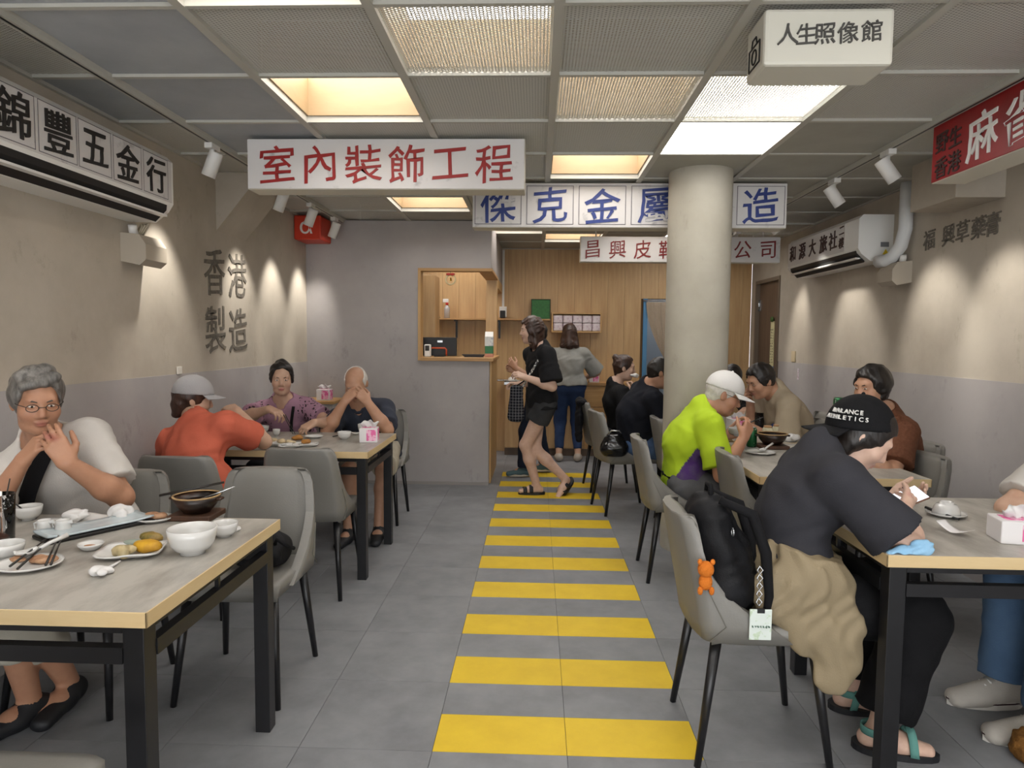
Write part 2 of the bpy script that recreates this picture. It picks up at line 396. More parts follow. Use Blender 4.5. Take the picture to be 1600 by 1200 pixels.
for j in range(-8, 11):
    y0 = GY0+SY*j; y1 = min(y0+SY, YB); cy = y0+SY/2
    if y1-y0 < .2: continue
    for k in range(len(gx)-1):
        # grid column index used in the table above: cell (c, j) lies right of line c-1
        c = k-1
        kind = cells.get((c, j), 'n') if 0 <= c else 'n'
        cx = (gx[k]+gx[k+1])/2; w = gx[k+1]-gx[k]
        if (c, j) == (4, 3): kind = 's'
        elif kind == 'n' and ((c == 5 and 2 <= j) or (c == 4 and j >= 4) or (c >= 1 and c <= 3 and j >= 6)): kind = 's'
        elif kind == 'n' and c == 0 and j <= 2 and j >= -1: kind = 'b'
        elif kind == 'n' and c == -1 and j == 1: kind = 'b'
        if (c, j) in ((6, 3), (6, 4), (6, 5)): kind = 's'
        if cx < BX and y0 > BY and kind == 'n': kind = 's'
        if kind in 'wm':
            D = .20; zt = ZC+.03+D
            MB().box((gx[k]+.012, y0, ZC+.03), (gx[k]+.026, y1, zt)).box((gx[k+1]-.026, y0, ZC+.03), (gx[k+1]-.012, y1, zt)).box((gx[k]+.026, y0+.008, ZC+.03), (gx[k+1]-.026, y0+.022, zt)).box((gx[k]+.026, y1-.022, ZC+.03), (gx[k+1]-.026, y1-.008, zt)).obj('light_well', M_BIRCH, ceil)
            MB().box((gx[k]+.027, y0+.023, zt-.012), (gx[k+1]-.027, y1-.023, zt-.004)).obj('light_panel', M_PANEL, ceil)
            MB().box((gx[k]+.012, y0+.008, zt), (gx[k+1]-.012, y1-.008, zt+.006)).obj('light_stop_lid', M_WHITE2, ceil)  # unseen cover, added to stop the panel's light leaking into the plenum
        if kind in 'fg':
            MB().box((gx[k]+.019, y0+.012, ZC+.022), (gx[k+1]-.019, y1-.012, ZC+.028)).obj('light_panel', M_PANEL, ceil)
            MB().box((gx[k]+.012, y0+.006, ZC+.0305), (gx[k+1]-.012, y1-.006, ZC+.04)).obj('light_stop_plate', M_WHITE2, ceil)  # added unseen backing that keeps diffuser light out of the plenum
        if kind in 'nmg': link('ceiling_panel', panel(k, M_MESH, .0015), ceil).location = (cx, cy, ZC+.012)
        if kind == 's': link('ceiling_panel', panel(k, M_SOLID, .006), ceil).location = (cx, cy, ZC+.006)
        if kind == 'b': link('ceiling_panel', panel(k, M_BLUEP, .006), ceil).location = (cx, cy, ZC+.012)
# ------------------------------------------------------------------ lettering and light box signs
def aged(name, c='#dedbd9', c2='#8d8a8c', emit=0.):
    m = mat(name, c, .5, var=.8, vscale=9, col2=c2, detail=12, contrast=(.60, .76), emit=emit)
    return m
M_SIGN = aged('aged_white_sign', '#cfccca'); M_SIGNE = mat('sign_edge', '#cbc6b8', .5)
M_RED = mat('red_paint', '#9c1a16', .5, var=.35, vscale=3, col2='#5d0f0f'); M_BLUE = mat('blue_paint_letters', '#263a80', .5, var=.3, vscale=5, col2='#161c48')
M_INK = mat('black_ink', '#1c1a19', .6); M_GREYINK = mat('faded_grey_ink', '#57524b', .8, var=.6, vscale=9, col2='#857d70')
M_DKRED = mat('dark_red_paint', '#7f1917', .5, var=.5, vscale=4, col2='#4e1011'); M_BROWNINK = mat('brown_ink', '#3c2623', .6)
M_LINE = mat('thin_line_ink', '#55505a', .7)

def frame_line(mb, c, right, up, w, h, t=.004, n_off=.0015):
    right, up = V(right), V(up); n = right.cross(up); c = V(c)+n*n_off
    def q(a, b, cc, d): mb.add([c+right*a+up*b, c+right*cc+up*b, c+right*cc+up*d, c+right*a+up*d], [(0, 1, 2, 3)])
    q(-w/2, h/2-t, w/2, h/2); q(-w/2, -h/2, w/2, -h/2+t); q(-w/2, -h/2, -w/2+t, h/2); q(w/2-t, -h/2, w/2, h/2)

def hang_sign(name, label, x0, x1, y, z0, z1, dep, text, m_ink, size, framed=False, bold=.03, skip=None, wide=1., rods=True, pad=0.):
    org = V(((x0+x1)/2, y, z0))
    t = thing(name, label, 'sign', org)
    w = x1-x0
    MB().box((-w/2, .006, 0), (w/2, dep, z1-z0), .006).obj('box_body', M_SIGNE, t)
    MB().box((-w/2+.004, 0, .004), (w/2-.004, .008, z1-z0-.004), .002).obj('sign_face', M_SIGN, t)
    n = len(text); cw = (w-2*pad)/n
    cs = [V((x0+pad+cw*(i+.5), y-.001, (z0+z1)/2)) for i in range(n)]
    letters(text, cs, size, (1, 0, 0), (0, 0, 1), m_ink, t, org, bold, .09, wide)
    if framed:
        mb = MB()
        for c in cs: frame_line(mb, c-org, (1, 0, 0), (0, 0, 1), cw*.90, (z1-z0)*.86)
        mb.obj('border_lines', M_LINE, t)
    if rods:
        for s in (-.42, .42):
            if z1 < ZC-.01: MB().cyl((w*s, dep/2, z1-z0), (w*s, dep/2, ZC-z0), .006, n=8).obj('hanger', M_WHITE2, t)
    return t
p0, p1 = at(385, 222, 3.72), at(820, 302, 3.72)
hang_sign('hanging_sign', 'long white hanging sign with six red characters', p0.x, p1.x, 3.72, p1.z+.02, ZC-.006, .16, '室內裝飾工程', M_RED, .215, bold=.004, pad=.05)
p0, p1 = at(738, 283, 4.76), at(1229, 357, 4.76)
hang_sign('hanging_sign', 'white hanging sign with framed blue characters crossing behind the pillar', p0.x, p1.x, 4.76, p1.z, ZC-.006, .15, '傑克金屬製造', M_BLUE, .255, framed=True, bold=.008)
p0, p1 = at(907, 369, 6.6), at(1219, 411, 6.6)
hang_sign('hanging_sign', 'white hanging sign with small dark red characters near the wooden back wall', p0.x, p1.x, 6.6, p1.z, p0.z, .10, '昌興皮鞋製造公司', M_DKRED, .185, bold=.002, wide=.95)

# glowing photo studio box hanging close to the entrance
p0, p1 = at(1196, 13, 2.30), at(1396, 101, 2.30)
org = V(((p0.x+p1.x)/2, 2.30, p1.z)); w = p1.x-p0.x; h = ZC-.006-p1.z
t = thing('light_box', 'ivory hanging light box with five thin grey characters and a camera drawing', 'light box', org)
M_GLOW = mat('ivory_acrylic', '#d8d5c8', .35)
MB().box((-w/2, 0, 0), (w/2, .19, h), .012).obj('box_body', M_GLOW, t)
M_THIN = mat('grey_lettering', '#4a4844', .6)
letters('人生照像館', [at(px, py, 2.298) for px, py in ((1231, 53), (1260, 53), (1289, 53), (1325, 51), (1362, 48))], .072, (1, 0, 0), (0, 0, 1), M_THIN, t, org, .002, .08)
mb = MB(); X = -w/2-.002
def edge(a, b): mb.cyl((X, a[0], a[1]), (X, b[0], b[1]), .003, n=6)
pts = [(.04, .03), (.15, .03), (.15, .10), (.04, .10)]
for a, b in zip(pts, pts[1:]+pts[:1]): edge(a, b)
for a, b in zip([(.07, .10), (.08, .125), (.115, .125), (.125, .10)], [(.08, .125), (.115, .125), (.125, .10)]): edge(a, b)
cc = [(.097+.024*math.cos(k*math.pi/5), .064+.024*math.sin(k*math.pi/5)) for k in range(11)]
for a, b in zip(cc, cc[1:]): edge(a, b)
mb.obj('camera_drawing', M_INK, t)

# red mahjong sign along the right wall
y0, y1, X = 1.7, 3.52, 1.976; z0, z1 = 2.195, ZC-.006; org = V((X, (y0+y1)/2, z0))
t = thing('hanging_sign', 'long red hanging sign with large white characters along the right wall', 'sign', org)
MB().box((.004, y0-org.y, 0), (.17, y1-org.y, z1-z0), .004).obj('box_body', M_SIGNE, t)
MB().box((0, y0-org.y+.004, .004), (.006, y1-org.y-.004, z1-z0-.004), .002).obj('sign_face', mat('red_sign_face', '#a5141a', .4, var=.6, vscale=2.2, col2='#6a0f12'), t)
letters('麻雀', [V((X-.001, 3.136-.24*i, z0+.135)) for i in range(2)], .215, (0, -1, 0), (0, 0, 1), M_WHITE, t, org, .008, .1)
letters('野生香港', [V((X-.001, 3.435-.105*(i % 2), z0+(.182 if i < 2 else .062))) for i in range(4)], .105, (0, -1, 0), (0, 0, 1), M_BROWNINK, t, org, .006, .08)

# small orange-red corner box with a letter
org = V((-2.055, 6.0, 2.265))
t = thing('corner_sign', 'small orange red box sign with a white curly letter', 'sign', org)
MB().box((-.122, 0, 0), (.122, .30, .215), .012).obj('box_body', mat('orange_red', '#c8381f', .4), t)
letters('α', [org+V((-.01, -.002, .105))], .19, (1, 0, 0), (0, 0, 1), M_WHITE, t, org, .004, 0.)

# wall lettering, painted flat
def wall_text(name, label, text, centres, size, right, origin, bold, wide=1.):
    t = thing(name, label, 'lettering', origin)
    letters(text, centres, size, right, (0, 0, 1), M_GREYINK, t, origin, bold, .08, wide)
c = [(4.50, 1.83), (4.845, 1.835), (4.50, 1.443), (4.845, 1.443)]
wall_text('wall_lettering', 'four large faded grey characters painted on the beige left wall', '香港製造', [V((XL+.002, y, z)) for y, z in c], .335, (0, 1, 0), V((XL+.002, 4.7, 1.3)), .004, .92)
wall_text('wall_lettering', 'row of five small grey characters painted on the right wall', '福興草藥膏', [V((XR-.002, y, 2.08)) for y in (4.61, 4.40, 4.26, 4.11, 3.985)], .14, (0, -1, 0), V((XR-.002, 4.1, 1.98)), .006)

# ------------------------------------------------------------------ air conditioners
def aircon(label, org, L, side, text, m_ink, size, sticker, chars):
    """wall unit along y; side=+1 faces +x (left wall)"""
    t = thing('air_conditioner', label, 'air conditioner', org)
    s = side; H, D = .335, .25
    prof = [(0, 0), (D*.62, -.005), (D*.90, .05), (D, .09), (D, H-.03), (D-.03, H), (0, H)]
    MB().prism([(s*x, 0, z) for x, z in prof], (0, L, 0)).obj('body', M_WHITE, t)
    a, b = sticker
    MB().box((s*D, a, .095), (s*(D+.003), b, H-.032)).obj('sticker', M_SIGN, t)
    letters(text, [V(org)+V((s*(D+.0045), y, .205)) for y in chars], size, (0, s, 0), (0, 0, 1), m_ink, t, V(org), .008, .06)
    mb = MB(); d = abs(chars[1]-chars[0])
    for y in chars[:7]: frame_line(mb, (s*(D+.003), y, .203), (0, s, 0), (0, 0, 1), d*.93, .20, .003)
    if size > .15: mb.obj('border_lines', M_LINE, t)
    MB().prism([(s*x, .05, z) for x, z in [(D*.70, .001), (D*.94, .060), (D*.96, .078), (D*.97, .078), (D*.955, .05), (D*.72, -.008)]], (0, L-.1, 0)).obj('outlet', M_DARK, t)
    MB().box((s*(D*.80), .05, .018), (s*(D*.97), L-.05, .028), 0, None).obj('louver', M_WHITE2, t)
    return t
aircon('wide white air conditioner covered by five black characters', (XL, 2.02, 2.0), 1.525, 1, '錦豐五金行', M_INK, .18, (.02, 1.505), [.43, .665, .893, 1.125, 1.36])
t = aircon('white air conditioner with a brown lettered sticker on the right wall', (XR, 5.07, 1.995), 1.385, -1, '和源大旅社', M_BROWNINK, .15, (.22, 1.375), [1.26, 1.04, .82, .60, .42])
letters('二樓', [V((XR-.25-.0045, 5.07+.27, 1.995+z)) for z in (.26, .165)], .085, (0, -1, 0), (0, 0, 1), M_BROWNINK, t, V((XR, 5.07, 1.995)), .006, .06)
MB().box((-.09, -.002, .10), (-.03, 0, .135)).obj('barcode_sticker', mat('grey_print', '#77777a', .6), t)
MB().prism([(-.075, -.001, .045), (-.03, -.001, .045), (-.052, -.001, .085)], (0, -.002, 0)).obj('warning_sticker', mat('warning_yellow', '#e2c22a', .5), t)
def pump(label, loc, side):
    t = thing('drain_pump', label, 'pump', loc)
    s = side
    MB().prism([(s*.0, 0, .02), (s*.10, 0, 0), (s*.135, 0, .03), (s*.135, 0, .11), (s*.10, 0, .16), (0, 0, .17)], (0, .20, 0)).obj('housing', mat('beige_plastic', '#a99f90', .6), t)
    mb = MB()
    for k in range(4): mb.tube([(s*.05, .07+.015*k, .16), (s*(.07+.01*k), .08+.012*k, .21+.01*k), (s*.05, .11+.01*k, .23), (s*.02, .12, .19)], .004, 6)
    mb.obj('cable', mat('beige_cable', '#b9ae9a', .6), t)
    MB().tube([(s*.05, .04, .165), (s*.05, .03, .19), (s*.055, .02, .21)], .022, 10).obj('drain_hose', M_WHITE2, t)
pump('beige drain pump below the wide black lettered air conditioner', (XL, 3.475, 1.765), 1)
pump('beige drain pump below the insulated pipe on the right wall', (XR, 4.80, 1.795), -1)
t = thing('insulated_pipe', 'white wrapped pipe running from ceiling to air conditioner', 'pipe', (XR-.06, 4.80, 2.0))
MB().tube([(0, 0, ZC-1.99), (0, 0, .42), (.0, .0, .18), (-.01, .03, .07), (-.03, .09, .0), (-.05, .14, -.02), (-.07, .215, -.02)], .045, 14).obj('wrapped_tube', mat('pipe_wrap', '#cfd0d0', .7, bump=.8, bscale=25), t)

# ------------------------------------------------------------------ track lighting
def spot_light(parent, loc, aim, energy, name='lamp'):
    ld = bpy.data.lights.new(name, 'SPOT'); ld.energy = energy; ld.spot_size = math.radians(58); ld.spot_blend = .75; ld.shadow_soft_size = .03; ld.color = (1, .95, .88)
    o = bpy.data.objects.new(name, ld); COL.objects.link(o); o.parent = parent; o.location = loc
    o.rotation_euler = V(aim).to_track_quat('-Z', 'Y').to_euler()
def track(xt, label, ylo, yhi):
    t = thing('light_track', label, 'light track', (xt, ylo, ZC-.004))
    MB().box((-.017, 0, -.018), (.017, yhi-ylo, 0)).obj('rail', M_BAR, t)
    MB().box((-.006, 0, -.0185), (.006, yhi-ylo, -.012)).obj('slot', M_DARK, t)
def head(xt, y, aim, lit, label):
    label = {3.78: 'white cylinder spotlight beside the black lettered air conditioner', 4.8: 'white cylinder spotlight right next to the sloping soffit', 5.43: 'white cylinder spotlight just before the orange red box sign', 6.06: 'white cylinder spotlight in front of the orange red box sign', 3.91: 'white cylinder spotlight on the right track next to the red sign', 4.59: 'white cylinder spotlight on the right track near the insulated pipe'}.get(y, label)
    t = thing('track_spotlight', label, 'spotlight', (xt, y, ZC-.022), 0, 'white spotlights on the ceiling tracks')
    MB().box((-.022, -.05, -.03), (.022, .05, 0), .003).cyl((0, 0, -.03), (0, 0, -.075), .012, n=10).obj('adapter', M_WHITE2, t)
    a = V(aim).normalized(); c = V((0, 0, -.105))
    q = a.to_track_quat('Z', 'Y').to_matrix().to_4x4(); M = Matrix.Translation(c) @ q
    MB().lathe([(0, -.065), (.036, -.065), (.038, -.06), (.038, .075), (.033, .075), (.033, .05), (0, .05)], 24, M=M).obj('lamp_body', M_WHITE2, t)
    MB().lathe([(0, .0), (.031, .0)], 24, M=M @ Matrix.Translation((0, 0, .052))).obj('lens', M_PANEL if lit else M_WHITE, t)
    if lit: spot_light(t, c+a*.085, a, SPOT_W)
XTL, XTR = GX0-SX, GX0+SX*5
track(XTL, 'dark slotted light track above the left wall', -1.5, 6.3)
track(XTR, 'dark slotted light track above the right wall', -1.5, 8.2)
for y in (.6, 2.2, 3.78): head(XTL, y, (-.42, .05, -1), True, 'white cylinder spotlight on the left track aimed at the bare beige wall')
for y in (4.8, 5.43, 6.06): head(XTL, y, (-.42, .1, -1), True, 'white cylinder spotlight on the left track beyond the sloping soffit')
for y in (.3, .8, 1.35, 3.91, 4.59): head(XTR, y, (.55, -.12, -.85), True, 'white cylinder spotlight on the right track tilted towards the wall')
for y in (5.75, 6.75): head(XTR, y, (.55, -.12, -.85), True, 'white cylinder spotlight on the right track past the white air conditioner')

# ------------------------------------------------------------------ tables and chairs
M_TOP = mat('grey_stone_laminate', '#a9a59d', .38, var=.9, vscale=3.6, col2='#7f7a72', stretch=(3.0, 1.0, 1), detail=12, contrast=(.40, .66))
M_BAND = wood_mat('maple_edge', '#d2bb90', '#c2a678', (1, 1, 6))
def table(label, x0, x1, y0, y1, rot=0., group='restaurant tables'):
    w, d = x1-x0, y1-y0
    t = thing('dining_table', label, 'table', ((x0+x1)/2, (y0+y1)/2, 0), rot, group)
    Z = .75
    MB().box((-w/2+.003, -d/2+.003, Z-.03), (w/2-.003, d/2-.003, Z), .001).obj('tabletop', M_TOP, t)
    MB().box((-w/2, -d/2, Z-.038), (w/2, -d/2+.004, Z-.0006), .001).box((-w/2, d/2-.004, Z-.038), (w/2, d/2, Z-.0006), .001).box((-w/2, -d/2, Z-.038), (-w/2+.004, d/2, Z-.0006), .001).box((w/2-.004, -d/2, Z-.038), (w/2, d/2, Z-.0006), .001).obj('edge_band', M_BAND, t)
    a, b = w/2-.02, d/2-.02; L = .052
    for sx in (-1, 1):
        for sy in (-1, 1):
            MB().box((sx*a, sy*b, 0), (sx*(a-L), sy*(b-L), Z-.0385), .002).obj('leg', M_BLACK, t)
    mb = MB()
    for sy in (-1, 1):
        yy = sy*(b-.011); mb.box((-a+L, yy-.011, Z-.060), (a-L, yy+.011, Z-.0385)); mb.box((-a+L, yy-.014, Z-.135), (a-L, yy+.014, Z-.095))
        for xx in (-.0, ): mb.box((xx-.006, yy-.006, Z-.095), (xx+.006, yy+.006, Z-.06))
    for sx in (-1, 1):
        xx = sx*(a-.011); mb.box((xx-.011, -b+L, Z-.060), (xx+.011, b-L, Z-.0385)); mb.box((xx-.014, -b+L, Z-.135), (xx+.014, b-L, Z-.095))
        mb.box((xx-.006, -.006, Z-.095), (xx+.006, .006, Z-.06))
    mb.obj('rail', M_BLACK, t)
    return t
table('grey stone topped table crowded with bowls beside the left wall', XL+.03, -.905, 1.50, 2.325)
table('grey stone topped table where the floral shirt diner eats', XL+.03, -.945, 3.735, 4.50)
table('grey stone topped table with phone and upturned bowl', 1.078, 2.06, 2.05, 2.845)
table('grey stone topped table with black clay pot beside the pillar', 1.075, 1.885, 3.22, 4.31)
table('grey stone topped table standing beyond the round pillar', 1.29, 2.05, 4.33, 5.85)

M_LEATHER = mat('grey_leatherette', '#7a7873', .42, var=.35, vscale=5, bump=.12, bscale=180, col2='#6c6a66')
def make_chair():
    t = thing('dining_chair', 'x', 'chair', group='grey leatherette dining chairs')
    # backrest shell: for each height a U shaped section, wings run forward low down
    W = [(.425, .213, .285), (.48, .217, .22), (.53, .216, .15), (.585, .212, .095), (.65, .207, .058), (.72, .199, .05), (.775, .190, .05), (.802, .180, .047), (.816, .168, .040), (.823, .155, .026)]
    TH = .034
    def ring(z, hw, wing):
        yb = -.205-.075*max(0, (z-.44))/.385; r = .05; out = []
        out.append((hw, yb+wing)); out.append((hw, yb+wing*.5+r*.5))
        for k in range(7):
            a = k*math.pi/12; out.append((hw-r+r*math.cos(a), yb+r-r*math.sin(a)))
        out.append((hw*.5, yb-.012)); out.append((0, yb-.016))
        return out+[(-x, y) for x, y in out[-2::-1]]
    out = []; inn = []
    for z, hw, wing in W:
        R = ring(z, hw, wing); out.append([V((x, y, z)) for x, y in R])
        s = (hw-TH)/hw; inn.append([V((x*s, (-.205-.075*max(0, (z-.44))/.385+min(.044, wing-.004)+.006*(1-(x/hw)**2)) if abs(x) < hw-.052 else max(y+.004, -.205-.075*max(0, (z-.44))/.385+min(.044, wing-.004)), z)) for x, y in R])
    n = len(out[0]); vs = [p for r in out for p in r]+[p for r in inn for p in r]; o = n*len(W); fs = []
    for i in range(len(W)-1):
        for k in range(n-1):
            fs.append((i*n+k, i*n+k+1, (i+1)*n+k+1, (i+1)*n+k)); fs.append((o+i*n+k, o+(i+1)*n+k, o+(i+1)*n+k+1, o+i*n+k+1))
    sides = []
    for i in range(len(W)-1): sides.append((i*n, (i+1)*n, o+(i+1)*n, o+i*n)); sides.append((i*n+n-1, o+i*n+n-1, o+(i+1)*n+n-1, (i+1)*n+n-1))
    for i in (0, len(W)-1):
        for k in range(n-1): sides.append((i*n+k, o+i*n+k, o+i*n+k+1, i*n+k+1))
    bm_ = MB(); bm_.add(vs, fs, True); bm_.f += sides; bm_.sm += [False]*len(sides); bm_.mi += [0]*len(sides)
    bk = bm_.obj('backrest', M_LEATHER, t)
    for s in (-1, 1): MB().tube([(s*(.2175), -.185, .43), (s*.219, -.135, .48), (s*.2175, -.165, .54), (s*.2115, -.195, .60)], .002, 6).obj('seam', mat('seam_thread', '#6f6d65', .7), bk)
    def seat(u, v):
        a = u*2-1; b = v*2-1
        x = .208*a*(1-.03*(b+1)/2)*(1-.10*max(0, -b-.5)); y = .205*b+.03
        e = max(abs(a), abs(b)); z = .478-.012*(e**6)-.006*(1-(a*a))*(1-(b*b))
        if abs(a) > .8 and b > .8: y -= .02*((abs(a)-.8)/.2)
        return (x, y, z)
    MB().grid(seat, 14, 14, .055).obj('seat', M_LEATHER, t)
    for sx in (-1, 1):
        for sy, top in ((-1, -.15), (1, .16)):
            MB().cyl((sx*.165, top, .425), (sx*.20, top+sy*.06, 0), .019, .0115, 12).obj('leg', M_BLACK, t)
    return t
proto = make_chair(); _first = [True]
def chair(x, y, face, label, z=0.):
    """face: angle of the sitter's view, 0 = +y"""
    if _first[0]:
        _first[0] = False; proto.location = (x, y, z); proto.rotation_euler = (0, 0, face); proto['label'] = label; return proto
    return dup(proto, (x, y, z), face, label)
PI = math.pi
ch_bag = chair(-1.154, 2.62, PI, 'grey dining chair with a black bag on its seat')
chair(-1.735, 2.52, PI, 'grey dining chair of the man in the white tee')
chair(-1.225, 3.655, 0, 'empty grey dining chair with its back to the bowl covered table')
chair(-1.73, 3.38, 0, 'grey dining chair of the diner in the orange blouse')
chair(-1.80, 4.95, PI, 'grey dining chair of the diner in the floral shirt')
chair(-1.22, 5.10, PI, 'grey dining chair of the bald man in the navy polo')
chair(-1.14, 1.17, 0, 'grey dining chair at the entrance side of the bowl covered table')
chair(.755, 2.34, -PI/2, 'grey dining chair carrying the black backpack')
chair(.868, 4.01, -PI/2, 'grey dining chair of the man in the lime shirt')
chair(1.25, 3.515, -PI/2, 'empty grey dining chair pushed under the clay pot table')
chair(1.16, 5.05, -PI/2, 'empty grey dining chair right behind the pillar')
chair(.73, 5.50, -PI/2+.2, 'grey dining chair of the man in the navy shirt')
chair(.70, 6.30, -PI/2+.1, 'grey dining chair with a dark jacket over its back')
chair(1.79, 3.515, PI/2, 'empty grey dining chair at the right corner of the clay pot table')
chair(2.02, 3.955, PI/2, 'grey dining chair of the woman in brown')
chair(1.88, 4.97, PI/2, 'grey dining chair of the man in the beige polo')
chair(2.10, 5.50, PI/2, 'empty grey dining chair beyond the man in the beige polo')
chair(2.29, 2.47, PI/2, 'grey dining chair of the diner with canvas sneakers')
# ------------------------------------------------------------------ organic shapes: blended fields turned into one continuous surface
def npv(v): return np.array(v, np.float32)
class Field:
    def __init__(s): s.p = []
    def rc(s, a, b, ra, rb=None, k=.02, op=1, S=None, cut=None):
        """round cone; S = (axis, factor) widens it along an axis; cut = (point, normal) keeps the side the normal points to"""
        s.p.append(('c', npv(a), npv(b), ra, ra if rb is None else rb, k, op, S, cut)); return s
    def el(s, c, R, rad, k=.02, op=1, cut=None):
        s.p.append(('e', npv(c), np.array(R, np.float32), npv(rad), None, k, op, None, cut)); return s
    def ball(s, c, r, k=.02, op=1): return s.rc(c, c, r, r, k, op)
    def plane(s, pt, n): s.p.append(('p', npv(pt), npv(n), 0, 0, 0, 0, None, None)); return s
    def bounds(s):
        lo = np.full(3, 9e9); hi = -lo
        for q in s.p:
            if q[0] == 'p' or q[6] < 0: continue
            if q[0] == 'c':
                r = max(q[3], q[4])*(q[7][1] if q[7] else 1)
                lo = np.minimum(lo, np.minimum(q[1], q[2])-r); hi = np.maximum(hi, np.maximum(q[1], q[2])+r)
            else: r = q[3].max(); lo = np.minimum(lo, q[1]-r); hi = np.maximum(hi, q[1]+r)
        return lo-.03, hi+.03
    def mesh(s, name, h, fine=(), wr=0., wf=30., seed=0., wdir=(1, 1, 1)):
        lo, hi = s.bounds(); ax = []
        for i in range(3):
            x = lo[i]; o = [x]
            while x < hi[i]:
                st = h
                for c, r, hf in fine:
                    if abs(x+h*.5-c[i]) < r: st = min(st, hf)
                x += st; o.append(x)
            ax.append(np.array(o, np.float32))
        xs, ys, zs = ax; F = np.full((len(xs), len(ys), len(zs)), .12, np.float32)
        for kd, a, b, ra, rb, k, op, S, cut in s.p:
            if kd == 'p':
                d = ((xs-a[0])*b[0])[:, None, None]+((ys-a[1])*b[1])[None, :, None]+((zs-a[2])*b[2])[None, None, :]
                np.maximum(F, -d, out=F); continue
            m = k+.02
            if kd == 'c':
                r = max(ra, rb)*(S[1] if S else 1)+m; l0 = np.minimum(a, b)-r; h0 = np.maximum(a, b)+r
            else: r = ra.max()+m; l0 = a-r; h0 = a+r
            sl = []
            for A, q0, q1 in zip(ax, l0, h0): sl.append(slice(max(0, int(np.searchsorted(A, q0))-1), int(np.searchsorted(A, q1))+1))
            X = (xs[sl[0]]-a[0])[:, None, None]; Y = (ys[sl[1]]-a[1])[None, :, None]; Z = (zs[sl[2]]-a[2])[None, None, :]
            if X.size == 0 or Y.size == 0 or Z.size == 0: continue
            if kd == 'c':
                ba = b-a
                if S:
                    u = npv(S[0]); f = 1/S[1]-1
                    pr = (X*u[0]+Y*u[1]+Z*u[2])*f; X, Y, Z = X+pr*u[0], Y+pr*u[1], Z+pr*u[2]
                    ba = ba+u*float(ba@u)*f
                L2 = float(ba@ba)
                if L2 > 1e-9:
                    t = np.clip((X*ba[0]+Y*ba[1]+Z*ba[2])/L2, 0, 1)
                    d = np.sqrt((X-t*ba[0])**2+(Y-t*ba[1])**2+(Z-t*ba[2])**2)-(ra+(rb-ra)*t)
                else: d = np.sqrt(X*X+Y*Y+Z*Z)-ra
            else:
                q = [(X*b[i][0]+Y*b[i][1]+Z*b[i][2]) for i in range(3)]
                k0 = np.sqrt(sum((q[i]/ra[i])**2 for i in range(3))); k1 = np.sqrt(sum((q[i]/ra[i]**2)**2 for i in range(3)))+1e-6
                d = k0*(k0-1)/k1
            if cut is not None:
                cp, cn = npv(cut[0]), npv(cut[1]); cn = cn/np.linalg.norm(cn)
                dd = -(((xs[sl[0]]-cp[0])*cn[0])[:, None, None]+((ys[sl[1]]-cp[1])*cn[1])[None, :, None]+((zs[sl[2]]-cp[2])*cn[2])[None, None, :])
                d = np.maximum(d, dd)
            G = F[sl[0], sl[1], sl[2]]
            if op > 0: hh = np.clip(.5+.5*(G-d)/k, 0, 1); F[sl[0], sl[1], sl[2]] = G+(d-G)*hh-k*hh*(1-hh)
            else: d = -d; hh = np.clip(.5-.5*(G-d)/k, 0, 1); F[sl[0], sl[1], sl[2]] = G+(d-G)*hh+k*hh*(1-hh)
        if wr:
            I = np.nonzero(np.abs(F) < .03+wr); x, y, z = xs[I[0]]*wdir[0], ys[I[1]]*wdir[1], zs[I[2]]*wdir[2]
            q = np.sin(wf*(x*.8+z*.9+.12*np.sin(17*y+seed))+seed)*np.sin(wf*.55*(y-z*.5+.1*np.sin(14*x))+1.7*seed)+.6*np.sin(wf*1.7*(z*.6-x+y*.7+.06*np.sin(31*z+seed)))*np.sin(wf*.6*(x+y)+seed)
            F[I] += (wr*q).astype(np.float32)
        return nets(name, F, xs, ys, zs)
